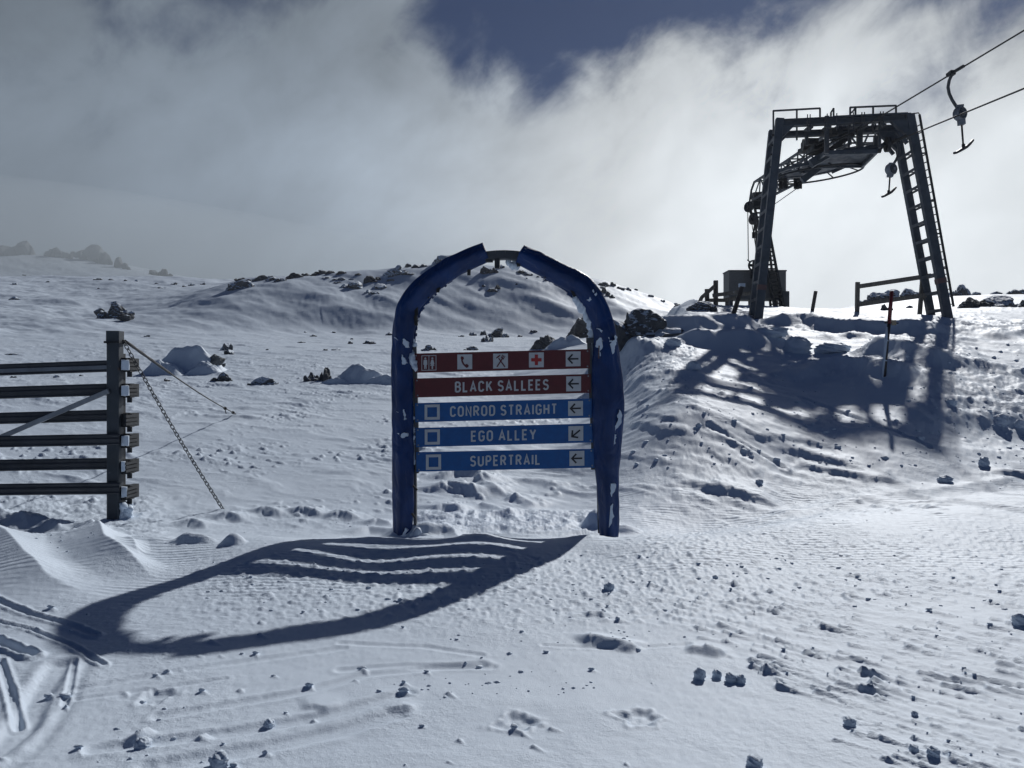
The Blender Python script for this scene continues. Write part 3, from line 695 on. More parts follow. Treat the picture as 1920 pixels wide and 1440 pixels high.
def pad_tube(path, seed, seam):
    """vinyl padding: an uneven wrinkled sleeve, left open along the inner side"""
    rs = np.random.RandomState(seed); pts = []
    P = [(Vector(SP(x, y, 0.0)), w) for (x, y, w) in path]
    # resample
    out = []
    for i in range(len(P) - 1):
        n = max(2, int((P[i + 1][0] - P[i][0]).length / 0.02))
        for k in range(n): out.append((i + k / n))
    out.append(len(P) - 1.0)
    def cr(f, g):
        i = min(int(f), len(P) - 2); t = f - i
        p0, p1, p2, p3 = (g(P[max(min(j, len(P) - 1), 0)]) for j in (i - 1, i, i + 1, i + 2))
        return 0.5 * ((2 * p1) + (p2 - p0) * t + (2 * p0 - 5 * p1 + 4 * p2 - p3) * t * t + (3 * p1 - p0 - 3 * p2 + p3) * t ** 3)
    n = 52; vs = []; fs = []
    cs = [cr(f, lambda q: q[0]) for f in out]; ws = [cr(f, lambda q: q[1]) for f in out]
    L_ = 0
    for i, c in enumerate(cs):
        d = (cs[min(i + 1, len(cs) - 1)] - cs[max(i - 1, 0)]).normalized()
        side = SN.cross(d).normalized()                        # in the sign plane
        L_ += (cs[i] - cs[i - 1]).length if i else 0
        r = ws[i] * 8.0 / FPX / 2
        for k in range(n):
            a = 2 * math.pi * k / n
            ca, sa_ = math.cos(a), math.sin(a)
            sq = 1 + 0.10 * math.cos(4 * a)                    # boxy foam
            q1 = float(perlin(np.float32([k * 0.14 + seed]), np.float32([L_ * 3.2]))[0]); q2 = float(perlin(np.float32([k * 0.5]), np.float32([L_ * 9.0 + seed]))[0])
            fold = 1 - abs(float(perlin(np.float32([L_ * 4.5 + k * 0.17 + seed]), np.float32([k * 0.07]))[0])) * 2
            w_ = r * sq * (1 + 0.07 * q1 + 0.03 * q2) + 0.006 * fold
            vs.append(c + side * ca * w_ + SN * sa_ * r * sq * (0.92 + 0.07 * q1) + SN * 0.006 * fold * sa_)
    m = len(cs)
    for i in range(m - 1):
        for k in range(n): fs.append([i * n + k, i * n + (k + 1) % n, (i + 1) * n + (k + 1) % n, (i + 1) * n + k])
    fs += [list(range(n))[::-1], [(m - 1) * n + k for k in range(n)]]
    mb = MB(); mb.add(vs, fs, 0, True); return mb
LP = [(753, 1016, 24), (754, 1000, 29), (756, 960, 35), (755.5, 900, 36), (755, 800, 36), (754, 700, 36), (754, 660, 36), (756, 622, 36.5), (760, 598, 38), (766, 574, 38), (786, 547, 38), (813, 524, 38), (850, 499, 36), (884, 483, 34), (912, 471, 33)]
RP = [(1142, 1008, 29), (1142, 990, 32), (1141, 950, 34), (1139, 890, 38), (1139, 815, 48), (1140, 755, 52), (1137, 672, 46), (1136, 642, 39), (1130, 607, 36), (1117, 571, 37), (1104, 550, 38), (1086, 532, 37), (1045, 511, 35), (1003, 489, 35), (975, 476, 33)]
pl = pad_tube(LP, 3, 1).build('padding', M['vinyl'], sign)
pr = pad_tube(RP, 8, -1).build('padding', M['vinyl_snow'], sign); pr['label'] = 'blue padding bulging at mid height and crusted with snow'
# steel arch inside the padding, bare between the two pads
def arc(pts, off=0.0): return [SP(x, y, off) for x, y in pts]
mb = MB()
AR = [(900, 481), (915, 479.5), (930, 478), (948, 477.5), (966, 478.5), (984, 481)]
for a, b in zip(AR[:-1], AR[1:]): mb.beam(SP(*a), SP(*b), 0.09, 0.092, ch=0.006)
fr = mb.build('arch_frame', M['steel'], sign)
mb = MB(); mb.box(SP(933, 494, 0.03), 0.05, 0.05, 0.10, SXV, SN); mb.disc(SP(933, 499, 0.058), SN, 0.02, 0.006, 14)
mb.box(SP(918, 489, 0.02), 0.07, 0.05, 0.025, SXV, SN); mb.build('lug', M['black'], fr)
mb = MB(); mb.beam(SP(972, 487, .02), SP(973, 499, .02), 0.035, 0.03, SN); mb.build('lug', M['black'], fr)
# leg steel showing on the inner edges of the padding
mb = MB(); mb.beam(SP(776.5, 1006, -0.06), SP(775, 640, -0.06), 0.03, 0.05, SN); mb.build('leg', M['steel'], sign)
mb = MB(); mb.beam(SP(1124, 1000, -0.06), SP(1114, 640, -0.06), 0.03, 0.05, SN); mb.build('leg', M['steel'], sign)
# uprights that carry the boards
mb = MB(); mb.beam(SP(776, 644, -0.02), SP(782, 884, -0.02), 0.045, 0.025, SN); mb.beam(SP(772, 884, -0.03), SP(784, 884, -0.03), 0.05, 0.03); mb.build('upright', M['steel'], sign)
mb = MB(); mb.beam(SP(1104.5, 634, -0.02), SP(1114, 876, -0.02), 0.045, 0.025, SN); mb.beam(SP(1099, 637, -0.015), SP(1124, 637, -0.015), 0.05, 0.05); mb.beam(SP(1108, 877, -0.03), SP(1124, 877, -0.03), 0.04, 0.03); mb.build('upright', M['steel'], sign)

# lettering: single-stroke road-sign alphabet, each letter in a unit box (x 0..w, y 0..1)
def ac(cx, cy, rx, ry, a0, a1, n=9): return [(cx + rx * math.cos(R(a0 + (a1 - a0) * k / n)), cy + ry * math.sin(R(a0 + (a1 - a0) * k / n))) for k in range(n + 1)]
GL = {
 'A': (.58, [[(.0, .0), (.29, 1.0), (.58, .0)], [(.10, .30), (.48, .30)]]), 'B': (.50, [[(0, 0), (0, 1)], [(0, 1), (.27, 1)] + ac(.27, .765, .21, .235, 90, -90) + [(0, .53)], [(0, .53), (.27, .53)] + ac(.27, .265, .23, .265, 90, -90) + [(0, 0)]]),
 'C': (.50, [ac(.25, .74, .25, .26, 10, 180) + ac(.25, .26, .25, .26, 180, 350)]), 'D': (.52, [[(0, 0), (0, 1)], [(0, 1), (.25, 1)] + ac(.25, .73, .27, .27, 90, 0) + ac(.25, .27, .27, .27, 0, -90) + [(0, 0)]]),
 'E': (.44, [[(.44, 1), (0, 1), (0, 0), (.44, 0)], [(0, .52), (.38, .52)]]), 'G': (.52, [ac(.26, .74, .26, .26, 12, 180) + ac(.26, .26, .26, .26, 180, 360) + [(.52, .46), (.29, .46)]]),
 'H': (.50, [[(0, 0), (0, 1)], [(.5, 0), (.5, 1)], [(0, .52), (.5, .52)]]), 'I': (.0, [[(0, 0), (0, 1)]]), 'K': (.52, [[(0, 0), (0, 1)], [(.50, 1), (.03, .40)], [(.20, .60), (.53, 0)]]),
 'L': (.42, [[(0, 1), (0, 0), (.42, 0)]]), 'N': (.50, [[(0, 0), (0, 1), (.5, 0), (.5, 1)]]), 'O': (.52, [ac(.26, .74, .26, .26, 0, 180) + ac(.26, .26, .26, .26, 180, 360) + [(.52, .74)]]),
 'P': (.50, [[(0, 0), (0, 1)], [(0, 1), (.25, 1)] + ac(.25, .73, .24, .27, 90, -90) + [(0, .46)]]), 'R': (.52, [[(0, 0), (0, 1)], [(0, 1), (.25, 1)] + ac(.25, .74, .24, .26, 90, -90) + [(0, .48)], [(.25, .48), (.52, 0)]]),
 'S': (.50, [ac(.25, .76, .24, .24, 20, 180, 7) + ac(.25, .72, .24, .2, 180, 250, 4) + ac(.25, .26, .25, .26, 62, -90, 8) + ac(.25, .25, .25, .25, -90, -160, 5)]),
 'T': (.50, [[(0, 1), (.5, 1)], [(.25, 1), (.25, 0)]]), 'U': (.52, [[(0, 1)] + ac(.26, .26, .26, .26, 180, 360) + [(.52, 1)]]), 'Y': (.56, [[(0, 1), (.28, .45), (.56, 1)], [(.28, .45), (.28, 0)]])}
def ribbon(mb, pts, t, fn, off, mi=0):
    """flat stroke of width t along pts with mitred joints; fn maps (x, y, off) to the world"""
    n = len(pts); a = []; b = []
    for i in range(n):
        x, y = pts[i]; px, py = pts[max(i - 1, 0)]; qx, qy = pts[min(i + 1, n - 1)]
        d0 = Vector((x - px, y - py)); d1 = Vector((qx - x, qy - y))
        if d0.length < 1e-9: d0 = d1.copy()
        if d1.length < 1e-9: d1 = d0.copy()
        d0.normalize(); d1.normalize(); n0 = Vector((-d0.y, d0.x)); n1 = Vector((-d1.y, d1.x))
        m = n0 + n1
        m = n0 if m.length < 0.2 else m.normalized()
        k = min(1 / max(m.dot(n0), 0.35), 2.2) * t / 2
        a.append((x + m.x * k, y + m.y * k)); b.append((x - m.x * k, y - m.y * k))
    vs = [fn(x, y, off) for x, y in a] + [fn(x, y, off) for x, y in b] + [fn(x, y, off - 0.004) for x, y in a] + [fn(x, y, off - 0.004) for x, y in b]
    fs = []
    for i in range(n - 1): fs += [[i, i + 1, n + i + 1, n + i], [i, 2 * n + i, 2 * n + i + 1, i + 1], [n + i, n + i + 1, 3 * n + i + 1, 3 * n + i]]
    fs += [[0, n, 3 * n, 2 * n], [n - 1, 3 * n - 1, 4 * n - 1, 2 * n - 1]]
    mb.add(vs, fs, mi)
def text(s, p0, p1, h, off):
    """lettering between two baseline points (board zoom coordinates), capital height h"""
    mb = MB(); t = 0.17; gap = 0.30; word = 0.42
    x = 0; items = []
    for ch in s:
        if ch == ' ': x += word; continue
        w, st = GL[ch]; items.append((x + t / 2, st)); x += w + t + gap - t * 0.4
    tot = x - gap + t * 0.4
    dx = (p1[0] - p0[0]) / tot; sl = (p1[1] - p0[1]) / (p1[0] - p0[0])
    k = 0
    for x0, st in items:
        for q in st:
            k += 1
            fn = lambda a, b, o: SZ(p0[0] + (x0 + a) * dx, p0[1] - (b * (1 - t) + t / 2) * h + sl * (x0 + a) * dx, o)
            # constant stroke width in real units: use isotropic coordinates
            s_ = dx / h / 1.0
            pts = [((x0 + a) * s_, b * (1 - t * 0.9) + t * 0.45) for a, b in q]
            f2 = lambda a, b, o: SZ(p0[0] + a * h, p0[1] - b * h + sl * a * h, o)
            ribbon(mb, pts, t * 0.92, f2, off + 0.0004 * (k % 4))
    return mb
def quad(mb, pts, off, th=0.002, mi=0):
    mb.prism([SZ(x, y, off - th) for x, y in pts], [SZ(x, y, off) for x, y in pts], mi)
def sq(cx, cy, w, h, sl=-0.022): return [(cx - w, cy + h - sl * -w * -1), (cx + w, cy + h + sl * w), (cx + w, cy - h + sl * w), (cx - w, cy - h - sl * w)]
def arrow(cx, cy, diag=False):
    """white square with a black arrow pointing left (or down left)"""
    mb = MB(); quad(mb, sq(cx, cy, 50, 50), 0.008, 0.003, 0)
    a = R(38) if diag else 0.0
    def rot(p): return (cx + p[0] * math.cos(a) + p[1] * math.sin(a), cy - p[0] * math.sin(a) + p[1] * math.cos(a) - 0.022 * p[0])
    for i, pl_ in enumerate(([(-36, 0), (36, 0)], [(-4, -31), (-33, 0), (-4, 31)])):
        ribbon(mb, [rot(p) for p in pl_], 11, lambda x, y, o: SZ(x, y, o), 0.0105 + 0.0004 * i, 1)
    return mb
BO = 0.0                                                        # face of the boards
boards = (([(200, 115), (1390, 85), (1390, 215), (210, 245)], 'red'), ([(207, 283), (1395, 253), (1395, 380), (212, 412)], 'red'), ([(210, 450), (1402, 418), (1402, 548), (212, 578)], 'blue'),
          ([(213, 617), (1410, 587), (1410, 715), (217, 747)], 'blue'), ([(218, 780), (1415, 757), (1422, 885), (220, 912)], 'blue'))
bo = []
for cs, m in boards:
    mb = MB(); mb.prism([SZ(x, y, -0.004) for x, y in cs], [SZ(x, y, 0.004) for x, y in cs]); o = mb.build('sign_board', M[m], sign); bo.append(o)
    for (x, y) in cs:
        x2 = x + (16 if x < 700 else -16); cyy = sum(c[1] for c in cs if (c[0] < 700) == (x < 700)) / 2; y2 = y + (14 if y < cyy else -14)
        mb = MB(); mb.disc(SZ(x2, y2, 0.0055), SN, 0.0085, 0.005, 12); mb.build('bolt', M['galv'], o)
for s, i, p0, p1, h in (('BLACK SALLEES', 1, (480, 378), (1112, 361), 74), ('CONROD STRAIGHT', 2, (447, 543), (1168, 525), 73), ('EGO ALLEY', 3, (588, 710), (1027, 697), 74), ('SUPERTRAIL', 4, (583, 878), (1055, 865), 73)):
    text(s, p0, p1, h, 0.0065).build('lettering', M['white'], bo[i])
for i, (x, y) in enumerate(((1277, 151), (1280, 319), (1293, 485), (1295, 654), (1302, 822))):
    arrow(x, y, i == 3).build('arrow_panel', [M['white'], M['ink']], bo[i])
for i, (x, y) in ((2, (326, 510)), (3, (327, 678)), (4, (335, 847))):
    mb = MB(); o_ = sq(x, y, 51, 51); n_ = sq(x, y, 33, 33)
    for k in range(4): quad(mb, [o_[k], o_[(k + 1) % 4], n_[(k + 1) % 4], n_[k]], 0.0075, 0.003)
    mb.build('square_symbol', M['white'], bo[i])
# pictograms of the top board
def poly(mb, pts, mi, off=0.0102, f=None):
    mb.prism([SZ(x, y, off - 0.002) for x, y in pts], [SZ(x, y, off) for x, y in pts], mi)
def circ(cx, cy, rx, ry=None, n=14): return [(cx + rx * math.cos(2 * math.pi * k / n), cy - (ry or rx) * math.sin(2 * math.pi * k / n)) for k in range(n)]
mb = MB(); x, y = 304, 178
o_ = sq(x, y, 50, 51); n_ = sq(x, y, 46, 47)
for k in range(4): quad(mb, [o_[k], o_[(k + 1) % 4], n_[(k + 1) % 4], n_[k]], 0.0072)
quad(mb, [(302, 226), (306, 226), (306, 130), (302, 130)], 0.0068)
poly(mb, circ(280, 148, 6.5), 0, .0072); poly(mb, [(269, 157), (291, 157), (293, 190), (288, 191), (288, 219), (282, 219), (280, 192), (278, 219), (272, 219), (272, 191), (266, 190)], 0, .0066)
poly(mb, circ(327, 147, 6.5), 0, .0072); poly(mb, [(321, 156), (333, 156), (341, 184), (336, 186), (341, 198), (332, 198), (331, 219), (323, 219), (322, 198), (313, 198), (318, 186), (313, 184)], 0, .0066)
mb.build('restroom_symbol', [M['white']], bo[0])
mb = MB(); quad(mb, sq(546, 171, 50, 50), 0.008, 0.003, 0)
ribbon(mb, [(527, 145), (528, 165), (537, 185), (553, 201)], 11, lambda a, b, o: SZ(a, b, o), 0.0102, 1)
poly(mb, [(518, 141), (524, 133), (538, 138), (541, 152), (535, 157), (520, 152)], 1, .0108); poly(mb, [(549, 190), (561, 184), (573, 196), (570, 206), (559, 212), (547, 204)], 1, .0112)
mb.build('telephone_symbol', [M['white'], M['red']], bo[0])
mb = MB(); quad(mb, sq(787, 165, 50, 50), 0.008, 0.003, 0)
ribbon(mb, [(774, 146), (817, 205)], 8, lambda a, b, o: SZ(a, b, o), 0.0102, 1); ribbon(mb, [(798, 152), (763, 205)], 8, lambda a, b, o: SZ(a, b, o), 0.0107, 1)
poly(mb, [(772 + 17 * math.cos(R(-30)) * math.cos(a) - 11 * math.sin(R(-30)) * math.sin(a), 136 - 17 * math.sin(R(-30)) * math.cos(a) * -1 - 11 * math.cos(a * 0 + R(-30)) * math.sin(a)) for a in [2 * math.pi * k / 14 for k in range(14)]], 1, .0111)
for dx in (-8, 0, 8): ribbon(mb, [(800 + dx * .8, 146 + dx * .55), (810 + dx, 128 + dx * .62)], 4.5, lambda a, b, o: SZ(a, b, o), 0.0114, 1)
ribbon(mb, [(790, 141), (808, 154)], 6, lambda a, b, o: SZ(a, b, o), 0.0118, 1)
mb.build('meal_symbol', [M['white'], M['red']], bo[0])
mb = MB(); quad(mb, sq(1029, 158, 50, 50), 0.008, 0.003, 0)
poly(mb, [(1018, 122), (1040, 122), (1040, 146), (1064, 146), (1064, 169), (1040, 169), (1040, 193), (1018, 193), (1018, 169), (994, 169), (994, 146), (1018, 146)], 1)
mb.build('first_aid_symbol', [M['white'], M['cross']], bo[0])

# lacing straps and the loose inner flap of the padding
def strap(pts, w=0.03, mat='rope', name='strap', par=None):
    mb = MB()
    for a, b in zip(pts[:-1], pts[1:]): mb.beam(SP(*a), SP(*b), w, 0.006, SN)
    return mb.build(name, M[mat], par or pl)
for p, q in (((880, 505, .02), (880, 516, .03)), ((826, 528, .02), (822, 548, .05)), ((805, 550, .02), (802, 558, .03)), ((782, 574, .04), (783, 592, .06)), ((780, 590, .04), (783, 610, .06)), ((776, 909, .04), (785, 916, .07)), ((774, 960, .05), (780, 968, .06))): strap([p, q], 0.035 if p[1] < 700 else 0.02)
for p, q in (((1072, 543, .03), (1078, 556, .05)), ((1020, 514, .02), (1024, 520, .03))): strap([p, q], 0.03, par=pr)
def flap(pts, par, out=9):
    mb = MB(); rs = random.Random(len(pts))
    for (a, b) in zip(pts[:-1], pts[1:]):
        n = 7
        for k in range(n):
            t0, t1 = k / n, (k + 1) / n
            p = (a[0] + (b[0] - a[0]) * t0, a[1] + (b[1] - a[1]) * t0); q = (a[0] + (b[0] - a[0]) * t1, a[1] + (b[1] - a[1]) * t1)
            d = Vector((q[0] - p[0], q[1] - p[1])).normalized(); nn = Vector((-d.y, d.x)) * (out * rs.uniform(0.55, 1.1))
            mb.prism([SP(p[0], p[1], -.03), SP(q[0], q[1], -.03), SP(q[0] + nn.x, q[1] + nn.y, -.04), SP(p[0] + nn.x, p[1] + nn.y, -.04)],
                     [SP(p[0], p[1], -.022), SP(q[0], q[1], -.022), SP(q[0] + nn.x, q[1] + nn.y, -.032), SP(p[0] + nn.x, p[1] + nn.y, -.032)])
    return mb.build('flap', M['vinyl'], par)
flap([(905, 486), (858, 508), (832, 528), (806, 550), (788, 572), (776, 600), (772, 640)][::-1], pl, 8)
flap([(980, 492), (1024, 514), (1064, 541), (1084, 556)], pr, 8)

# rime and snow crusted on the frame
def crust(path, r, seed, name='snow_crust', par=None, off=0.0, flat=1.0):
    """lumpy snow stuck along a line of sign-plane pixels"""
    rs = random.Random(seed); mb = MB()
    for (a, b) in zip(path[:-1], path[1:]):
        n = max(2, int(math.hypot(b[0] - a[0], b[1] - a[1]) / 2.2))
        for k in range(n):
            t = (k + rs.random()) / n; rr = r * rs.uniform(0.5, 1.3)
            c = SP(a[0] + (b[0] - a[0]) * t + rs.uniform(-1, 1) * r * 60, a[1] + (b[1] - a[1]) * t, off + rs.uniform(-.015, .015))
            blob(mb, c, (rr, rr * flat, rr * rs.uniform(0.8, 1.6)), rs)
    return mb.build(name, M['snow'], par or sign)
_ico = bmesh.new(); bmesh.ops.create_icosphere(_ico, subdivisions=2, radius=1.0)
ICO_V = [v.co.copy() for v in _ico.verts]; ICO_F = [[v.index for v in f.verts] for f in _ico.faces]; _ico.free()
def blob(mb, c, r, rs, mi=0, rough=0.28):
    a, b, d = rs.uniform(0, 6), rs.uniform(0, 6), rs.uniform(0, 6)
    vs = []
    for v in ICO_V:
        k = 1 + rough * (math.sin(3.1 * v.x + a) * math.sin(2.7 * v.y + b) + 0.6 * math.sin(5.3 * v.z + d + 3 * v.x))
        vs.append(Vector(c) + Vector((v.x * r[0] * k, v.y * r[1] * k, v.z * r[2] * k)))
    mb.add(vs, ICO_F, mi, True)
crust([(1080, 556), (1090, 572), (1102, 592), (1109, 615), (1111, 634)], 0.034, 3, off=-0.05, flat=1.4)
crust([(1076, 556), (1086, 566), (1094, 580)], 0.03, 33, off=-0.03)
crust([(1110, 640), (1112, 700), (1114, 780), (1117, 870)], 0.017, 4, off=-0.05)
crust([(950, 489), (960, 496), (968, 500), (966, 490)], 0.026, 5, off=-0.05)
crust([(774, 634), (772, 690), (770, 720), (775, 780), (776, 870)], 0.016, 6, off=-0.03)
crust([(776, 646), (781, 643)], 0.03, 7, off=0.0)
crust([(772, 665), (776, 680), (779, 690)], 0.026, 17, off=0.015)
crust([(774, 1003), (790, 1005), (800, 1008)], 0.05, 9, off=0.02)
def patch(path, par, seed, off=0.075):
    """thin scab of wind-packed snow on the padding"""
    mb = MB(); rs = random.Random(seed)
    for lv in range(3):                                        # ragged outline
        q = []
        for i in range(len(path)):
            (x0, y0), (x1, y1) = path[i], path[(i + 1) % len(path)]; d = math.hypot(x1 - x0, y1 - y0) * 0.22
            q += [(x0, y0), ((x0 + x1) / 2 + rs.uniform(-d, d), (y0 + y1) / 2 + rs.uniform(-d, d))]
        path = q
    m = [SP(x, y, off) for x, y in path]
    mb.prism([p - SN * 0.05 for p in m], [p + SN * rs.uniform(0.012, 0.018) for p in m]); return mb.build('snow_patch', M['snow'], par)
patch([(743, 632), (757, 636), (768, 640), (770, 651), (764, 651), (759, 642), (748, 637)], pl, 1, 0.085)
patch([(749, 811), (760, 809), (768, 811), (768, 816), (758, 819)], pl, 2, 0.085)
patch([(758, 664), (763, 672), (767, 680), (762, 683), (757, 680)], pl, 3, 0.085)
patch([(757, 770), (762, 766), (766, 784), (762, 786)], pl, 4, 0.085); patch([(747, 770), (752, 771), (755, 769), (752, 773)], pl, 5, 0.085)
patch([(750, 1002), (763, 986), (768, 990), (764, 1004), (757, 1009)], pl, 6, 0.075)
for k, p in enumerate(([(1100, 563), (1112, 543), (1109, 558), (1118, 549), (1104, 566)], [(1118, 640), (1126, 633), (1129, 644), (1125, 668), (1121, 660)], [(1128, 638), (1141, 632), (1148, 640), (1139, 646), (1130, 648)],
                       [(1147, 640), (1153, 628), (1155, 645), (1148, 664), (1143, 662)], [(1149, 733), (1152, 730), (1154, 745), (1150, 748)], [(1117, 646), (1150, 643), (1151, 648), (1118, 651)], [(1118, 616), (1129, 620), (1137, 625), (1128, 624)],
                       [(1156, 778), (1160, 766), (1159, 798), (1152, 810), (1147, 806), (1154, 795)], [(1149, 814), (1155, 813), (1154, 828), (1149, 834)], [(1142, 905), (1152, 903), (1153, 915), (1147, 928)], [(1144, 945), (1149, 941), (1147, 955), (1144, 975), (1141, 985)])):
    patch(p, pr, 20 + k, 0.088)
strap([(1123, 648, .105), (1122, 672, .105)], 0.012, 'orange', 'tie', pr)

# ------------------------------------------------------------------ snow fence at the left
FY = 9.0
def FP(px, py, off=0.0):                                       # fence plane: a little farther towards the left
    u = (px - 960) / FPX; Y = (FY + 0.0) / (1 + 0.0)
    Y = 8.85 / (1 + 0.03 * (u + 0.52)) ; return PX(px, py, Y + off)
base = FP(217, 985); base.z = ground(base.x, base.y)
fence = thing('snow_fence', base, 'dark steel snow fence with six horizontal ribbed rails and a square end post', 'fence')
mb = MB()
lo_, hi_ = FP(216, 1010), FP(215.8, 622)
mb.beam(lo_, hi_, 0.14, 0.13, Vector((0, 1, 0)), ch=0.012); mb.beam(FP(215.8, 640.5), FP(215.8, 620), 0.150, 0.14, Vector((0, 1, 0)), ch=0.012); mb.build('post', M['post'], fence)
mb = MB(); mb.beam(FP(215.8, 643), FP(215.8, 639), 0.175, 0.165, Vector((0, 1, 0))); mb.tube([FP(203, 642, -.08), FP(201, 643, -.08)], 0.016, 8); mb.build('collar', M['black'], fence)
ys0 = [(681.6, 703.4), (724.3, 746.7), (772.7, 794.2), (816.6, 837.8), (860.8, 882.3), (906.2, 928.0)]
ys1 = [(674.7, 695.9), (718.4, 740.1), (766.7, 789.1), (812.4, 833.9), (856.9, 879.6), (903.5, 925.9)]
for k in range(6):
    xr = 205 if k in (0, 1, 2, 4) else 224
    zo = 0.0 if xr == 205 else -0.10
    dx = -420
    (a0, a1), (b0, b1) = ys0[k], ys1[k]
    f = lambda x, i: (ys0[k][i] + (ys1[k][i] - ys0[k][i]) * x / 205.0)
    h = (a1 - a0) / FPX * 8.9
    prof = [(0, -.5), (-.012, -.5), (-.020, -.36), (-.012, -.24), (-.012, -.16), (-.022, -.06), (-.022, .08), (-.012, .18), (-.012, .28), (-.020, .40), (-.012, .5), (0, .5)]
    L0 = [FP(dx, (f(dx, 0) + f(dx, 1)) / 2, zo + y) - Vector((0, 0, z * h)) for y, z in prof]; L1 = [FP(xr, (f(xr, 0) + f(xr, 1)) / 2, zo + y) - Vector((0, 0, z * h)) for y, z in prof]
    mb = MB(); mb.prism(L0, L1)
    if k == 0: mb.beam(FP(dx, (f(dx, 0) + f(dx, 1)) / 2 + 2, -0.026), FP(xr, (f(xr, 0) + f(xr, 1)) / 2 + 2, -0.026), 0.006, 0.045, mi=1)
    mb.build('rail', [M['rail'], M['rail_lt']], fence)
mb = MB(); mb.beam(FP(-90, 858, -0.09), FP(204, 732, -0.09), 0.03, 0.055, ch=0.004); mb.build('brace', M['galv'], fence)
mb = MB(); mb.beam(FP(229, 1000, 0.10), FP(229, 662, 0.10), 0.055, 0.055, Vector((0, 1, 0))); mb.beam(FP(226, 1000, 0.14), FP(226, 662, 0.14), 0.05, 0.02, Vector((0, 1, 0))); mb.build('rear_post', M['black'], fence)
# rail ends of the bay behind, each in its bracket
rs = random.Random(4)
for k, y in enumerate((683, 731, 786, 825, 873, 921)):
    mb = MB(); mb.box(FP(244, y, 0.16), 0.065, 0.30, 0.155); mb.box(FP(236, y - 12, 0.10), 0.15, 0.1, 0.012); mb.box(FP(237, y + 12.5, 0.10), 0.14, 0.1, 0.012); mb.box(FP(243, y + 18, 0.05), 0.055, 0.012, 0.06)
    for j in range(3): mb.box(FP(247.2, y - 7 + 7 * j, 0.12), 0.02, 0.3, 0.03)
    bk = mb.build('bracket', M['black'], fence)
    if k in (0, 1, 3, 4, 5):
        mb = MB(); w = (0.095, 0.092, 0.09, 0.045, 0.07)[(0, 1, 3, 4, 5).index(k)]
        mb.prism([FP(227 + (0 if k != 4 else 1) + rs.uniform(-.8, .8) + a * w / 8.9 * FPX, y - 9.5 + 20 * b + rs.uniform(-1, 1), 0.0) for a, b in ((0, 0), (.5, 0), (1, 0), (1, .5), (1, 1), (.5, 1), (0, 1), (0, .5))],
                 [FP(227 + a * w / 8.9 * FPX, y - 9 + 19 * b, -0.05) for a, b in ((0.05, .05), (.5, 0.02), (.95, .05), (.97, .5), (.95, .95), (.5, .97), (.05, .95), (.03, .5))]); mb.build('snow_plug', M['snow'], bk)
mb = MB()
for k in range(26): blob(mb, FP(234 + rs.uniform(-6, 10), 945 + rs.random() * 45, rs.uniform(-.05, .2)), (0.045, 0.05, 0.05), rs)
mb.build('snow_crust', M['snow'], fence)
# guy chain and guy rope anchored in the snow
tip = G(447, 770); tip2 = G(425, 956)
top = FP(231, 638, 0.0)
cdir = (tip2 + Vector((0, 0, -.06))) - top; LN = cdir.length
mb = MB(); n = int(LN / 0.052); cdn = cdir.normalized(); s1 = cdn.orthogonal().normalized(); s2 = cdn.cross(s1)
for k in range(n + 1):
    t = (k + .5) / (n + 1); c = top + cdir * t - Vector((0, 0, 0.04 * math.sin(math.pi * t)))
    e = s1 if k % 2 else s2; e = (e + (s2 if k % 2 else s1) * 0.5).normalized()
    mb.tube([c + cdn * 0.036 * math.cos(a) + e * 0.017 * math.sin(a) for a in [2 * math.pi * j / 10 for j in range(10)]],0.0052, 5, closed=True)
mb.origin = top; ch = mb.build('guy_chain', M['black']); tag(ch, 'rusty dark link chain running from the fence post down into the snow', 'chain')
mb = MB(); t0 = top + Vector((0.01, 0.02, 0)); t1 = tip + Vector((0, 0, -0.1)); pts = []
for k in range(41):
    t = k / 40; pts.append(t0 + (t1 - t0) * t - Vector((0, 0, 0.06 * math.sin(math.pi * t))))
mb.tube(pts, [0.016 + 0.004 * (k % 2) if k < 10 else 0.011 for k in range(41)], 7); 
for t in (31, 36): mb.tube([pts[t], pts[t] + (pts[t + 1] - pts[t]) * 0.5], 0.035, 7)
mb.tube([pts[31], pts[31] + Vector((.03, 0, -.12))], 0.01, 5)
mb.origin = t0; rp = mb.build('guy_rope', M['rope']); tag(rp, 'thin taut guy wire with clamps running from the fence post to the open snow', 'rope')

# ------------------------------------------------------------------ T-bar lift portal
LD = Vector((0.125, 1.0, 0)).normalized()                      # away along the lift line
def TP(px, py, o=0.0):
    """point seen at a photo pixel on the portal's plane, o metres farther along the lift line"""
    u = (px - 960) / FPX; Y = (26.06 + o) / (1 + 0.125 * u); return PX(px, py, Y)
UPV = Vector((0, 0, 1)); FXV = Vector((1, -0.125, 0)).normalized()
b0 = TP(1595, 596, 0.5); b0.z = ground(b0.x, b0.y)
tower = thing('lift_portal', b0, 'blue grey steel lift portal with twin battened legs carrying a wheel under its crossbeam', 'lift tower')
def gpoint(p):                                                  # foot of a leg sunk a little in the snow
    return Vector((p.x, p.y, ground(p.x, p.y) - 0.35))
def ext(top, foot):                                             # extend a leg line down into the snow
    d = (foot - top).normalized(); t = 0
    while (foot + d * t).z > ground((foot + d * t).x, (foot + d * t).y) - 0.3 and t < 3: t += 0.05
    return foot + d * t
LT, LB = TP(1462, 222), TP(1421, 604); RT, RB = TP(1705, 214), TP(1776, 591)
OFF = LD * 1.18
legs = []
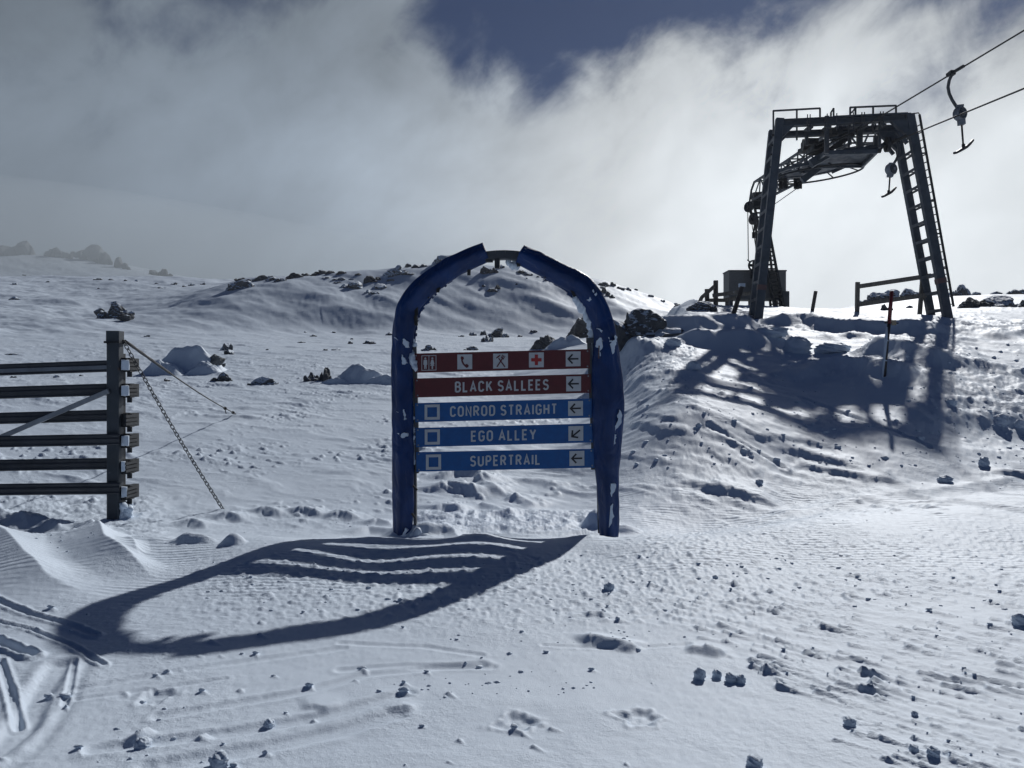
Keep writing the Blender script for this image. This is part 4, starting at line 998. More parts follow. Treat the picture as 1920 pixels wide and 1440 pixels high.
for T, B in ((LT, LB), (RT, RB)):
    for o in (Vector(), OFF):
        mb = MB(); e = ext(T + o, B + o)
        mb.beam(e, T + o, 0.25 if o.length == 0 else 0.21, 0.24, LD, ch=0.015)
        if o.length == 0: mb.beam(B + (T - B) * 0.16, B + (T - B) * 0.185, 0.275, 0.245, LD, mi=1)
        lg = mb.build('leg', [M['tower'], M['orange']], tower); legs.append(lg)
    for k in range(11):
        mb = MB(); t = 0.03 + k * 0.088; p = B + (T - B) * t
        s = -1 if T is LT else 1
        for so in ((-0.11,) if s < 0 else (-0.11,)): mb.beam(p + FXV * so + LD * 0.06, p + FXV * so + LD * 1.1 + Vector((0, 0, .04)), 0.02, 0.09)
        mb.beam(p + FXV * .11 + LD * 0.06, p + FXV * .11 + LD * 1.1 + Vector((0, 0, .04)), 0.02, 0.07)
        mb.beam(p - FXV * .11 + LD * .5, p + FXV * .11 + LD * .5, .03, .03); mb.build('batten', M['tower'], tower)
BL, BR = TP(1456, 231), TP(1706, 219)
for o in (Vector(), OFF):
    mb = MB(); a, b = BL + o, BR + o
    hz = 0.095 if o.length == 0 else 0.075
    for z, h, w in ((hz, 0.03, 0.24), (-hz, 0.03, 0.24)): mb.beam(a + UPV * z, b + UPV * z, w, h)
    mb.beam(a, b, 0.03, hz * 2 - .02); mb.beam(a + LD * -.10, a + LD * .10, 0.03, 0.205)
    mb.beam(TP(1560, 225.6) + o + UPV * .12, TP(1700, 219) + o + UPV * .12, 0.22, 0.02)
    mb.build('crossbeam', M['tower'], tower)
    for tri in ([(1466, 232), (1492, 232), (1466, 258)], [(1668, 226), (1702, 224), (1706, 260)]):
        mb = MB(); P = [TP(x, y) + o - UPV * 0.0 for x, y in tri]; mb.prism([p - LD * 0.09 for p in P], [p + LD * 0.09 for p in P]); mb.build('gusset', M['tower'], tower)
    mb = MB(); mb.beam(TP(1683, 246) + o, TP(1701, 268) + o, 0.10, 0.10, LD); mb.build('knee_brace', M['tower'], tower)
def bar(mb, a, b, w=0.06, h=None, o=0.0, mi=0): mb.beam(TP(a[0], a[1], o), TP(b[0], b[1], o), w, h or w, LD, mi)
# railings on the beam
for nm, segs in (('guard_rail', [((1450, 207), (1450, 262)), ((1494, 205), (1494, 262)), ((1537.5, 202), (1537.5, 228)), ((1449, 207), (1538, 202))]),
                 ('guard_rail', [((1594, 200.5), (1594, 225)), ((1604, 201), (1604, 225)), ((1599, 208), (1604, 201)), ((1637, 199), (1637, 250)), ((1680, 197), (1680, 222)), ((1593, 200.5), (1680.5, 197)), ((1594, 212), (1599, 208))]),
                 ('guard_rail', [((1558, 210), (1558, 226)), ((1563, 202), (1563, 228)), ((1558, 210), (1563, 202))])):
    mb = MB()
    for a, b in segs: bar(mb, a, b, 0.05, None, 0.55)
    mb.build(nm, M['steel'], tower)
# access ladder on the right leg
mb = MB(); A0, A1, B0, B1 = TP(1724, 214, .15), TP(1788, 574, .15), TP(1714.5, 232, .45), TP(1775, 580, .45)
mb.beam(A1, A0, 0.06, 0.05, LD); mb.beam(B1, B0, 0.05, 0.04, LD); mb.tube([TP(1705, 213, .2), TP(1722, 210.5, .2), A0], 0.02, 6)
for k in range(25):
    t = 0.05 + k * 0.039; p = A0 + (A1 - A0) * t; q_ = B0 + (B1 - B0) * ((p.z - B0.z) / (B1.z - B0.z)) if p.z < B0.z else None
    if q_ is not None: mb.beam(p, q_, 0.028, 0.028)
for t in (0.20, 0.45, 0.62, 0.80): p = A0 + (A1 - A0) * t; mb.beam(p, p - FXV * .34 + LD * .1, 0.03, 0.05)
mb.build('ladder', M['black'], tower)
for y in (252, 271, 288, 312): mb = MB(); mb.beam(TP(1453 - (y - 250) * .08, y, -.0), TP(1447 - (y - 250) * .08, y + 1, -.0), 0.05, 0.05); mb.build('step', M['black'], tower)
# hangers under the beams and the clamps round them
mb = MB()
for (x, y0, y1, w, o) in ((1550, 217, 287, 0.13, 0.0), (1512, 240, 272, 0.10, .6), (1575, 235, 276, 0.09, .9), (1592, 228, 276, 0.06, .4), (1612, 228, 280, 0.16, .5), (1650, 212, 276, 0.08, 0.0), (1643, 255, 275, 0.15, .6)): bar(mb, (x, y0), (x - (x - 1550) * .01, y1), w, None, o)
for x in (1514, 1519, 1551, 1569, 1600, 1616, 1621, 1651, 1656): bar(mb, (x, 214 - (x - 1500) * .04), (x, 246 - (x - 1500) * .04), 0.028, None, -0.14)
for x in (1516, 1550, 1603, 1618, 1652): mb.box(TP(x, 241 - (x - 1500) * .04, -.02), 0.18, 0.34, 0.05)
bar(mb, (1555, 258), (1648, 254), 0.04, None, .3); bar(mb, (1578, 277), (1592, 276), 0.03, None, .4)
mb.build('hanger', M['steel'], tower)
mb = MB()
for (x, y, s) in ((1520, 266, .16), (1548, 243, .16), (1562, 248, .2), (1612, 238, .16), (1602, 236, .12), (1645, 238, .12)): mb = MB(); mb.box(TP(x, y, .6), s, s * 1.4, s * 0.9); mb.build('bracket', M['black'], tower)
for a_, b_, w_, o_ in (((1600, 252), (1555, 280), .14, .8), ((1590, 247), (1560, 262), .07, .6), ((1562, 278), (1580, 270), .08, .5), ((1530, 270), (1560, 255), .07, 1.0)): mb = MB(); bar(mb, a_, b_, w_, None, o_); mb.build('strut', M['black'], tower)
# maintenance deck below
Z1 = TP(1595, 280).z
dk = [TP(1547, 281, .1), TP(1643, 278.5, .1), TP(1668, 264, .3), TP(1617, 305, 2.0), TP(1588, 308, 2.2), TP(1517, 307, 2.2)]
mb = MB(); mb.prism([p - UPV * .05 for p in dk], dk)
for a, b in ((0, 1), (1, 3), (3, 5), (5, 0)): mb.beam(dk[a] - UPV * .09, dk[b] - UPV * .09, 0.08, 0.12)
mb.build('deck', M['tower'], tower)
# return wheel and its rail ring
wc = TP(1522, 316, 3.0); wn = Vector((-0.10, -0.06, 1)).normalized()
wh = MB(); wh.disc(wc, wn, 1.32, 0.10, 44, r0=1.12); wh.disc(wc, wn, 0.30, 0.26, 20)
a_ = wn.orthogonal().normalized(); b_ = wn.cross(a_)
for k in range(6):
    d = a_ * math.cos(k * math.pi / 3 + .3) + b_ * math.sin(k * math.pi / 3 + .3); wh.beam(wc + d * .25, wc + d * 1.15, 0.15, 0.07, wn)
wh.disc(wc - wn * 0.03, wn, 0.95, 0.012, 40, r0=0.45)
whl = wh.build('return_wheel', M['tower'], tower)
mb = MB(); rc = TP(1530, 320, 2.9)
mb.tube([rc - wn * .12 + (a_ * math.cos(t) + b_ * math.sin(t)) * 1.55 for t in [2 * math.pi * k / 48 for k in range(48)]], 0.035, 7, closed=True)
for k in range(8):
    d = a_ * math.cos(k * math.pi / 4) + b_ * math.sin(k * math.pi / 4); mb.beam(rc - wn * .12 + d * 1.5, wc + d * 0.9 + wn * .12, 0.04, 0.03)
mb.build('guard_ring', M['black'], tower)
mb = MB(); bar(mb, (1572, 285), (1504, 338), 0.22, .20, 2.4); bar(mb, (1562, 282), (1520, 306), 0.28, .24, .9); bar(mb, (1540, 305), (1500, 322), 0.12, .12, 3.0); bar(mb, (1598, 305), (1560, 322), 0.10, .1, 2.5); mb.build('axle_beam', M['tower'], tower)
# line sheave and the small hanging sheaves
mb = MB(); sc_ = TP(1664, 270, .25); mb.disc(sc_, FXV, 0.24, 0.10, 24); mb.disc(TP(1648, 278, .5), FXV, 0.14, 0.10, 18); mb.beam(TP(1672, 262, .2), TP(1634, 285, .9), 0.10, 0.14, mi=1); mb.beam(TP(1632, 275, .2), TP(1650, 271, .2), 0.06, 0.06, mi=1)
mb.build('sheave', [M['black'], M['steel']], tower)
for x in (1468, 1496):
    mb = MB(); p = TP(x, 347, 4.0); mb.disc(p, FXV, 0.14, 0.06, 18, r0=0.05); mb.beam(p + UPV * .28 - FXV * .09, p - UPV * .12 - FXV * .09, 0.03, 0.12); mb.beam(p + UPV * .28 + FXV * .09, p - UPV * .12 + FXV * .09, 0.03, 0.12); mb.box(p + UPV * .22, .22, .12, .10); mb.build('pulley', M['black'], tower)
# lattice boom running back from the portal to the mast
HB = Vector((12.4, 38.6, 11.0)); HA = TP(1618, 248, 1.9); bx = (HB - HA).normalized(); bs = Vector((bx.y, -bx.x, 0)).normalized()
mb = MB(); cor = []
for s in (-1, 1):
    for z in (0, .85):
        zz = z if z == 0 else z
        a = HA + bs * s * .42 + UPV * (z - .35); b = HB + bs * s * .30 + UPV * (z - .15)
        if z > 0: b = HA + (b - HA) * 0.985
        mb.beam(a, b, 0.09, 0.09); cor.append((a, b))
nb = 11
for k in range(nb):
    t0, t1 = k / nb, (k + 1) / nb
    P = [a + (b - a) * t0 for a, b in cor]; Q = [a + (b - a) * t1 for a, b in cor]
    for i, j in ((0, 1), (2, 3), (0, 2), (1, 3)): mb.beam(P[i], P[j], 0.05, 0.05)
    for i, j in ((0, 1), (2, 3)): mb.beam(*( (P[i], Q[j]) if k % 2 else (P[j], Q[i]) ), 0.05, 0.05)
    for i, j in ((0, 2), (1, 3)): mb.beam(*( (P[i], Q[j]) if k % 2 else (P[j], Q[i]) ), 0.045, 0.045)
# sloping nose down to the mast head
for s_, (a, b) in zip((-1, 1), cor[1::2]):
    n1_ = b + bx * .5 - UPV * .30; n2_ = HB + bs * s_ * .28 + bx * .8 - UPV * .30
    mb.beam(b, n1_, 0.08, 0.08); mb.beam(n1_, n2_, 0.08, 0.08); mb.beam(n1_, HB + bs * s_ * .30 - UPV * .15, 0.05, 0.05); mb.beam(HB + bs * s_ * .30 - UPV * .15, n2_, .07, .07)
mb.build('boom', M['tower'], tower)
mb = MB(); mb.box(TP(1518, 272, 2.2), .4, .6, .35); mb.box(TP(1530, 279, 1.6), .4, .7, .2); mb.disc(TP(1516, 270, 2.0), FXV, .2, .4, 16); mb.beam(TP(1500, 283, 3), TP(1545, 268, 1.2), .18, .15)
mb.build('gearbox', M['black'], tower)

# ------------------------------------------------------------------ tension mast behind it
MY = 38.8
mb0 = PX(1442, 574, MY); mb0.z = ground(mb0.x, mb0.y)
mast = thing('tension_mast', mb0, 'dark lattice mast with pulleys behind the left portal leg, before the grey hut', 'mast')
def MP(px, py, o=0.0): return PX(px, py, MY + o)
def lattice(name, a0, a1, b0_, b1, n, o=0.0, w=0.11):
    mb = MB(); A, A_, B_, B__ = MP(*a0, o), MP(*a1, o), MP(*b0_, o), MP(*b1, o)
    mb.beam(A, A_, w, w * 1.5, LD); mb.beam(B_, B__, w, w * 1.5, LD)
    for k in range(n): t = (k + .5) / n; mb.beam(A + (A_ - A) * t, B_ + (B__ - B_) * t, 0.13, 0.07)
    return mb.build(name, M['black'], mast)
lattice('leg', (1455, 588), (1413, 378), (1472, 588), (1432, 378), 26)
lattice('leg', (1421, 586), (1417, 400), (1432, 586), (1429, 400), 14, 1.2, 0.09)
lattice('leg', (1446, 588), (1433, 440), (1456, 588), (1440, 440), 12, .7, 0.10)
mb = MB(); P = [MP(1409, 364), MP(1436, 362), MP(1432, 374), MP(1426, 379), MP(1412, 378)]
mb.prism([p - LD * .5 for p in P], [p + LD * .3 for p in P]); mb.box(MP(1420, 383), .55, .5, .3); mb.build('head', M['black'], mast)
mb = MB(); mb.disc(MP(1404, 387, -.2), FXV + LD * .9, .27, .1, 22, r0=.08); mb.disc(MP(1412, 409, -.3), FXV + LD * .5, .30, .1, 22, r0=.10); mb.beam(MP(1402, 380, -.2), MP(1416, 420, -.2), .14, .1); mb.beam(MP(1416, 412), MP(1412, 444), .10, .06); mb.box(MP(1413, 440), .14, .1, .3); mb.build('pulley', M['black'], mast)
mb = MB(); mb.tube([MP(1402, 390, -.2), MP(1403.2, 488, -.2)], 0.022, 6); mb.tube([MP(1410, 420), MP(1419, 474)], .02, 6); mb.build('tension_rope', M['rope'], mast)
mb = MB(); c = MP(1413, 497, -.2); r_ = .29; ax = FXV * .25 - LD
mb.disc(c, ax, r_, .08, 26, r0=.215); mb.disc(c, ax, .07, .12, 14)
a2 = ax.normalized().orthogonal().normalized(); b2 = ax.normalized().cross(a2)
for k in range(4): d = a2 * math.cos(k * math.pi / 2 + .7) + b2 * math.sin(k * math.pi / 2 + .7); mb.beam(c + d * .05, c + d * .24, 0.13, 0.06, ax)
mb.beam(MP(1401, 486, -.2), MP(1407, 491, -.2), .05, .05); mb.box(MP(1415, 512, -.1), .3, .3, .45); mb.box(MP(1419, 530, -.1), .35, .35, .8)
mb.build('rope_wheel', M['black'], mast)

# ------------------------------------------------------------------ machine hut
h0 = PX(1420, 575, 39.4); h0.z = ground(h0.x, h0.y)
hut = thing('machine_hut', h0, 'small flat-topped grey panel hut on short legs behind the lift mast', 'hut')
HW = (1367, 1474)
xa, xb = PX(1367, 0, 39.0).x, PX(1474, 0, 39.0).x; zt, zb_ = PX(0, 507.5, 39).z, PX(0, 560, 39).z
mb = MB(); mb.prism([Vector((x, y, zb_)) for x, y in ((xa, 39.0), (xb, 39.0), (xb, 40.06), (xa, 40.06))], [Vector((x, y, zt)) for x, y in ((xa, 39.0), (xb, 39.0), (xb, 40.06), (xa, 40.06))])
for t in (.25, .5, .75): x = xa + (xb - xa) * t; mb.box(((x), 38.993, (zt + zb_) / 2), .03, .02, zt - zb_ - .1)
mb.build('wall', M['concrete'], hut, 0.01)
mb = MB(); mb.box(((xa + xb) / 2, 39.53, zt + .03), xb - xa + .06, 1.12, .06); mb.build('roof', M['hutroof'], hut)
for x in (xa + .15, xa + 1.35, xb - .2):
    mb = MB(); mb.box((x, 39.2, zb_ - .45), .16, .2, .9); mb.box((x, 39.9, zb_ - .45), .16, .2, .9); mb.build('leg', M['hutroof'], hut)
mb = MB(); mb.box((xb - .12, 38.95, zb_ - .1), .5, .1, 1.0); mb.build('cabinet', M['steel'], hut)

# ------------------------------------------------------------------ haul rope with its two T-bars
V1 = TP(1545, 272, .8)
def line_pt(px, py, dist): return PX(px, py, dist)
c1a = TP(1603, 246, -.25); c1d = (PX(1785, 137, 21.5) - c1a)
c2a = TP(1672, 266.5, .2); c2d = None
f1 = c1a + c1d * 2.3
f2 = c2a + (c1d.normalized() * (PX(1920, 165, 18.0) - c2a).length * 0 + (PX(1920, 165, 18.0) - c2a)) * 2.0
mb = MB(); ring = []
cdir = (LD)
aw = wn.orthogonal().normalized()
pv = (FXV - wn * FXV.dot(wn)).normalized(); pw_ = wn.cross(pv).normalized()
if pw_.dot(LD) < 0: pw_ = -pw_
arcp = [wc + (pv * math.cos(t) + pw_ * math.sin(t)) * 1.335 for t in [math.pi * k / 20 for k in range(21)]]
mb.tube([f2, c2a, TP(1655, 275, .6)] + arcp + [TP(1545, 272, .8), c1a, f1], 0.022, 7)
mb.origin = c1a; hr = mb.build('haul_rope', M['rope']); tag(hr, 'two thin black strands of lift rope running from the wheel out over the right edge', 'rope')
# tension lines from the hanging pulleys back to the mast
mb = MB(); mb.tube([TP(1496, 351, 4), MP(1438, 392)], .018, 6); mb.tube([TP(1468, 351, 4), MP(1430, 384)], .018, 6); mb.origin = TP(1496, 351, 4)
tag(mb.build('tension_rope', M['rope']), 'pair of thin stay ropes between the hanging pulleys and the lattice mast', 'rope')
def tbar(p, pxm, mirror, label):
    """spring-box T-bar hanging from the rope at p; pxm metres per photo pixel at its distance"""
    t = thing('tow_bar', p, label, 'T-bar', 'T-bars hanging from the haul rope')
    s = mirror
    def Q(x, y, d=0.0): return p + FXV * x * pxm * s - UPV * y * pxm + LD * d * s
    mb = MB(); mb.tube([Q(0, 2), Q(-5, 14), Q(-7, 26), Q(-5, 38), Q(0, 50), Q(7, 62)], 0.042, 10); mb.build('hanger_arm', M['steel'], t)
    mb = MB(); ld_ = (f1 - c1a).normalized(); mb.beam(p - ld_ * .16, p + ld_ * .36, .06, .07); mb.box(p, .14, .14, .12); mb.box(p + UPV * .05 - ld_ * .1, .05, .2, .05); mb.build('grip', M['black'], t)
    mb = MB(); c = Q(14, 77)
    mb.disc(c, FXV * .5 - LD * .8, .185, .17, 26, r0=0.0); mb.disc(c, FXV * .5 - LD * .8, .15, .24, 26, mi=1); mb.disc(c, FXV * .5 - LD * .8, .05, .29, 12)
    mb.beam(Q(6, 63), Q(20, 62), .10, .07); mb.beam(Q(16, 86), Q(17, 98), .17, .15, LD); mb.build('spring_box', [M['grey_reel'], M['steel']], t, 0.01)
    mb = MB(); mb.tube([Q(17, 96), Q(18.5, 118), Q(20, 140)], .026, 8); mb.tube([Q(20, 134), Q(20.5, 144)], .045, 8); mb.build('tow_pole', M['pole_black'], t)
    mb = MB(); k = 1 if s > 0 else 1
    q0 = Q(20, 143)
    def H(x, y): return q0 + FXV * x * pxm - UPV * y * pxm + LD * x * pxm * 0.6
    mb.tube([H(-22, 11), H(-16, 9), H(-8, 4.5), H(0, -.5), H(8, -5), H(16, -12), H(23, -20)], [.034, .036, .042, .048, .042, .038, .036], 9); mb.build('crossbar', M['pole_black'], t)
    return t
tp1 = PX(1785, 136, 21.5); tbar(tp1, 21.5 / FPX, 1, 'T-bar with bent arm and grey spring box, hanging clear of the portal')
tp2 = TP(1681, 263, 0.0); tbar(tp2, TP(1681, 263).y / FPX * 0.69, -1, 'smaller T-bar hanging inside the portal beside its right legs')

# ------------------------------------------------------------------ timber fences, posts, marker pole
def gz(p, d=0.0): return Vector((p.x, p.y, ground(p.x, p.y) + d))
def sunk(top, foot):                                            # run a post on down into the snow
    d = (foot - top).normalized(); t = 0; f = foot.copy()
    while f.z > ground(f.x, f.y) - 0.15 and t < 80: f = f + d * 0.04; t += 1
    return f
a0, a1 = PX(1608, 528, 27.0), PX(1607, 588, 27.0); b0_, b1 = PX(1731, 506, 25.6), PX(1724, 592, 25.6)
tf = thing('timber_fence', gz(a1), 'weathered two-rail timber fence running up to the right portal legs', 'fence')
mb = MB(); mb.beam(sunk(a0, a1), a0, .135, .12, LD, ch=.008); mb.build('post', M['wood'], tf)
mb = MB(); mb.beam(sunk(b0_, b1), b0_, .12, .12, LD, ch=.008); mb.build('post', M['wood'], tf)
for y0, y1, xe in ((536, 518, 1745), (570, 553, 1737)):
    mb = MB(); p, q_ = PX(1611, y0, 26.95), PX(1731, y1, 25.5); mb.beam(p, p + (q_ - p) * ((xe - 1611) / 120), .05, .15, ch=.006); mb.build('rail', M['wood'], tf)
tf2 = thing('timber_fence', gz(PX(1342, 562, 30)), 'half buried grey timber fence with bent rails left of the machine hut', 'fence')
for t_, f_, Y in (((1342, 525), (1342, 566), 30), ((1325.5, 541), (1326, 574), 31)):
    p = PX(*t_, Y); mb = MB(); mb.beam(sunk(p, PX(*f_, Y)), p, .17, .15, LD, ch=.01); mb.build('post', M['dark_wood'], tf2)
for pts, Y in (([(1339, 536), (1326, 548), (1316, 556), (1311, 567)], 29.8), ([(1336, 553), (1360, 550), (1386, 546)], 29.6), ([(1330, 562), (1358, 562), (1384, 556)], 30.4), ([(1384, 549), (1400, 550), (1414, 546)], 29.8)):
    mb = MB(); P = [PX(x, y, Y) for x, y in pts]
    for a, b in zip(P[:-1], P[1:]): mb.beam(a, b + (b - a) * .03, .06, .14, ch=.006)
    mb.build('rail', M['wood'], tf2)
p, f_ = PX(1391, 537, 27.0), PX(1373, 596, 26.0); mb = MB(); e = sunk(p, f_)
mb.beam(e, p, .14, .13, LD, ch=.01); mb.origin = gz(f_); lp = mb.build('leaning_post', M['dark_wood']); tag(lp, 'dark timber post leaning hard to the right just left of the left portal leg', 'post')
mb = MB(); mb.box(p + UPV * .06, .2, .16, .12); mb.build('snow_cap', M['snow'], lp)
p, f_ = PX(1529.5, 545, 28), PX(1523, 582, 28); mb = MB(); mb.beam(sunk(p, f_), p, .11, .11, LD, ch=.008); mb.origin = gz(f_)
tag(mb.build('timber_post', M['dark_wood']), 'lone thin timber post standing on the crest inside the portal', 'post')

mp = G(1657, 716); mk = thing('marker_pole', gz(mp), 'slim leaning piste marker pole, red on top and black below, with a small tan plate', 'marker pole')
def KP(px, py, o=0.0): return PX(px, py, mp.y + o)
mb = MB(); mb.tube([gz(mp, -.3), KP(1657, 716), KP(1664, 632), KP(1667, 605)], .034, 10); mb.build('shaft', M['pole_black'], mk)
mb = MB(); mb.tube([KP(1667, 606), KP(1672, 545)], .036, 10); mb.build('sleeve', M['pole_red'], mk)
mb = MB(); mb.beam(KP(1659, 604), KP(1670, 604), .03, .03); mb.box(KP(1676, 604, -.02), .085, .02, .10, mi=1); mb.beam(KP(1667, 604), KP(1684, 605), .025, .025); mb.build('bracket', [M['black'], M['tan']], mk)
mb = MB(); rs = random.Random(5)
mb.tube([KP(1655, 712), KP(1659.5, 655), KP(1662, 632), KP(1664, 612)], [.02, .035, .035, .02], 8); mb.tube([KP(1661, 638), KP(1662, 636)], .045, 8); mb.tube([KP(1659, 676), KP(1659.4, 674)], .045, 8); mb.build('snow_crust', M['snow'], mk)

# ------------------------------------------------------------------ rocks
def rock_mesh(mb, c, s, seed, sub=4, planes=11, rough=0.12, mi=0, cut=(0.42, 0.88)):
    """a fractured boulder: a ball cut by random planes, then roughened"""
    rs = np.random.RandomState(seed); bm = bmesh.new(); bmesh.ops.create_icosphere(bm, subdivisions=sub, radius=1.0)
    V = np.array([v.co[:] for v in bm.verts]); F = [[v.index for v in f.verts] for f in bm.faces]; bm.free()
    Nn = rs.normal(size=(planes, 3)); Nn[:, 2] *= 0.8; Nn /= np.linalg.norm(Nn, axis=1)[:, None]; dd = rs.uniform(cut[0], cut[1], planes)
    dt = V @ Nn.T; r = np.ones(len(V))
    for k in range(planes):
        q = np.where(dt[:, k] > 0.05, dd[k] / np.maximum(dt[:, k], 0.05), 9); r = np.minimum(r, q)
    f = lambda s_, o: perlin((V[:, 0] * s_ + V[:, 2] * 1.7 * s_ + o).astype(np.float32), (V[:, 1] * s_ - V[:, 2] * 1.3 * s_ + seed).astype(np.float32))
    r = r * (1 + rough * f(1.7, seed * 1.3) + rough * 0.6 * f(4.1, seed * .7) + rough * 0.35 * f(9.0, seed * .3))
    # bedding ledges
    P = V * r[:, None]; lay = np.sin(P[:, 2] * 9 + P[:, 0] * 2.5 + seed) * 0.02
    P = P * (1 + lay)[:, None]
    P = P * np.array(s)[None]
    mb.add([Vector(c) + Vector(p) for p in P], F, mi, False)
def rock(px, py, w, h, mat, label, group=None, seed=0, name='boulder', deep=0.9, sub=4, planes=11, rough=0.14, tilt=0.0, Y=None, cat='rock'):
    """a boulder whose foot shows at photo pixel (px, py), w x h photo pixels in size"""
    p = G(px, py) if Y is None else PX(px, py, Y); m = p.y / FPX; sx = w * m / 2; sz = h * m
    p.z = ground(p.x, p.y)
    c = Vector((p.x, p.y + sx * deep * 0.4, p.z + sz * 0.08))
    mb = MB(); rock_mesh(mb, (0, 0, 0), (sx * (1.06 if w < 12 else .78), max(sx * deep, sz * .6), sz * 0.98), seed, sub, planes, rough)
    if w >= 12:                                                 # broken outcrop: lower shoulders leaning on the main block
        rr = random.Random(seed)
        for sd_ in (-1, 1, rr.choice((-1, 1))):
            k = rr.uniform(.38, .62)
            rock_mesh(mb, (sd_ * sx * rr.uniform(.35, .72), rr.uniform(-.5, .2) * sx * deep, -sz * rr.uniform(.05, .25)), (sx * k * rr.uniform(.7, 1.1), sx * deep * k, sz * rr.uniform(.45, .85)), seed + 7 + int(k * 1000), max(sub - 1, 2), planes, rough * 1.3)
    if tilt:
        rm = Matrix.Rotation(tilt, 3, 'Y'); mb.v = [rm @ v for v in mb.v]
    mb.v = [v + c for v in mb.v]; mb.origin = p
    o = mb.build(name, M[mat]); tag(o, label, cat, group); return o
def snowcap(o, seed, px, py, w, h, deep=1.0, lift=0.0, Y=None, pw=0.5, skew=0.0):
    """wind-packed snow draped over a boulder"""
    p = G(px, py) if Y is None else PX(px, py, Y); m = p.y / FPX; a, b, hh = w * m / 2, w * m / 2 * deep, h * m
    z0 = ground(p.x, p.y) - 0.08; mb = MB(); nu, nv = 64, 40; vs = []
    bn, bf = hh * deep, a * 0.9                                 # short steep near face, long gentle lee
    for i in range(nv + 1):
        for k in range(nu + 1):
            x = (k / nu * 2 - 1) * 1.04; y = (i / nv * 2 - 1) * 1.04
            n_ = lambda f, q: float(perlin(np.float32([x * f + seed * 3.1 + q]), np.float32([y * f * 0.7 + seed * 1.7])) [0])
            xs = max(min((x - skew * 0.4) / (1 - skew * 0.4 * (1 if x > skew * .4 else -1)), 1), -1)
            top = (0.5 + 0.5 * math.cos(math.pi * xs)) ** pw * (1 + 0.45 * n_(1.6, 0))
            prof = (0.5 + 0.5 * math.cos(math.pi * min(abs(y), 1))) ** (.65 if y < 0 else 1.0)
            z = hh * top * prof * (1 + 0.16 * n_(3.7, 5) + 0.08 * n_(8.3, 2))
            yy = y * (bn if y < 0 else bf) + hh * 0.5 * n_(1.1, 9) * (1 - abs(y))
            edge = 1 if (abs(x) < 1 and abs(y) < 1) else 0
            vs.append(Vector((p.x + x * a, p.y + bn + yy, z0 + (z if edge else -0.3) + lift * m)))
    fs = [[i * (nu + 1) + k, i * (nu + 1) + k + 1, (i + 1) * (nu + 1) + k + 1, (i + 1) * (nu + 1) + k] for i in range(nv) for k in range(nu)]
    mb.add(vs, fs, 0, True); return mb.build('snow_cap', M['ground'], o)
# near and middle field
o = rock(390, 694, 50, 50, 'rock', 'boulder buried in a smooth snow dome behind the guy wire, bare along its right edge', seed=5, tilt=0.75, Y=G(332, 700).y + .9)
snowcap(o, 3, 332, 700, 156, 60, .8, 0, None, .40, .3); snowcap(o, 13, 292, 704, 96, 34, .9, 0, None, .5, -.3); snowcap(o, 17, 372, 702, 84, 30, .9, 0, None, .5, .2)
o = rock(609, 714, 30, 30, 'rock', 'low boulder under a long snowdrift just left of the arch, dark at its left end', seed=8)
snowcap(o, 6, 672, 718, 120, 38, .9, 0, None, .40, -.35); snowcap(o, 19, 712, 722, 100, 24, 1.0, 0, None, .5, .2); snowcap(o, 23, 625, 720, 80, 17, 1.0, 0, None, .5, 0)
rock(583, 714, 34, 18, 'rock_s', 'small dark wedge of rock at the left tip of the long snowdrift', seed=12)
o = rock(216, 597, 92, 32, 'rock_s', 'wide cluster of snow-streaked rocks on the slope above the fence post', seed=22, planes=18, rough=.25)
rock_mesh(m2 := MB(), G(190, 594) + Vector((0, -.3, .3)), (.75, .6, .62), 31); m2.build('rock_lobe', M['rock_s'], o)
rock_mesh(m2 := MB(), G(240, 600) + Vector((0, -.3, .2)), (.8, .6, .55), 37); m2.build('rock_lobe', M['rock'], o)
rock(424, 655, 24, 16, 'rock_r', 'small pale cone of rimed rock above the snow-domed boulder, on its right', seed=41)
rock(430, 663, 27, 10, 'rock_s', 'low dark-edged rock just below the pale rimed cone', seed=42)
rock(416, 714, 40, 16, 'rock_s', 'small snow-topped rock right of the buried boulder, below the guy wire top', seed=43)
rock(492, 720, 60, 14, 'rock_r', 'flat snowy rock between the guy wire end and the long drift', seed=44)
rock(932, 633, 46, 22, 'rock_s', 'dark block with a snow slab on top seen through the arch above the boards', seed=51, planes=9)
rock(913, 641, 26, 17, 'rock_r', 'small snow-plastered wedge leaning on the dark block seen through the arch', seed=52)
rock(888, 630, 18, 9, 'rock_s', 'tiny rock left of the dark block seen through the arch', seed=53)
rock(906, 628, 13, 12, 'rock_r', 'tiny upright pale slab touching the dark block seen through the arch', seed=54)
rock(803, 657, 34, 12, 'rock_s', 'low snowy hump of rock over the left end of the top maroon board', seed=55)
rock(885, 656, 36, 8, 'rock_s', 'flat rock showing just over the top maroon board, left of its middle', seed=56)
rock(1000, 622, 16, 6, 'rock_s', 'tiny dark rock right of the dark block seen through the arch', seed=57)
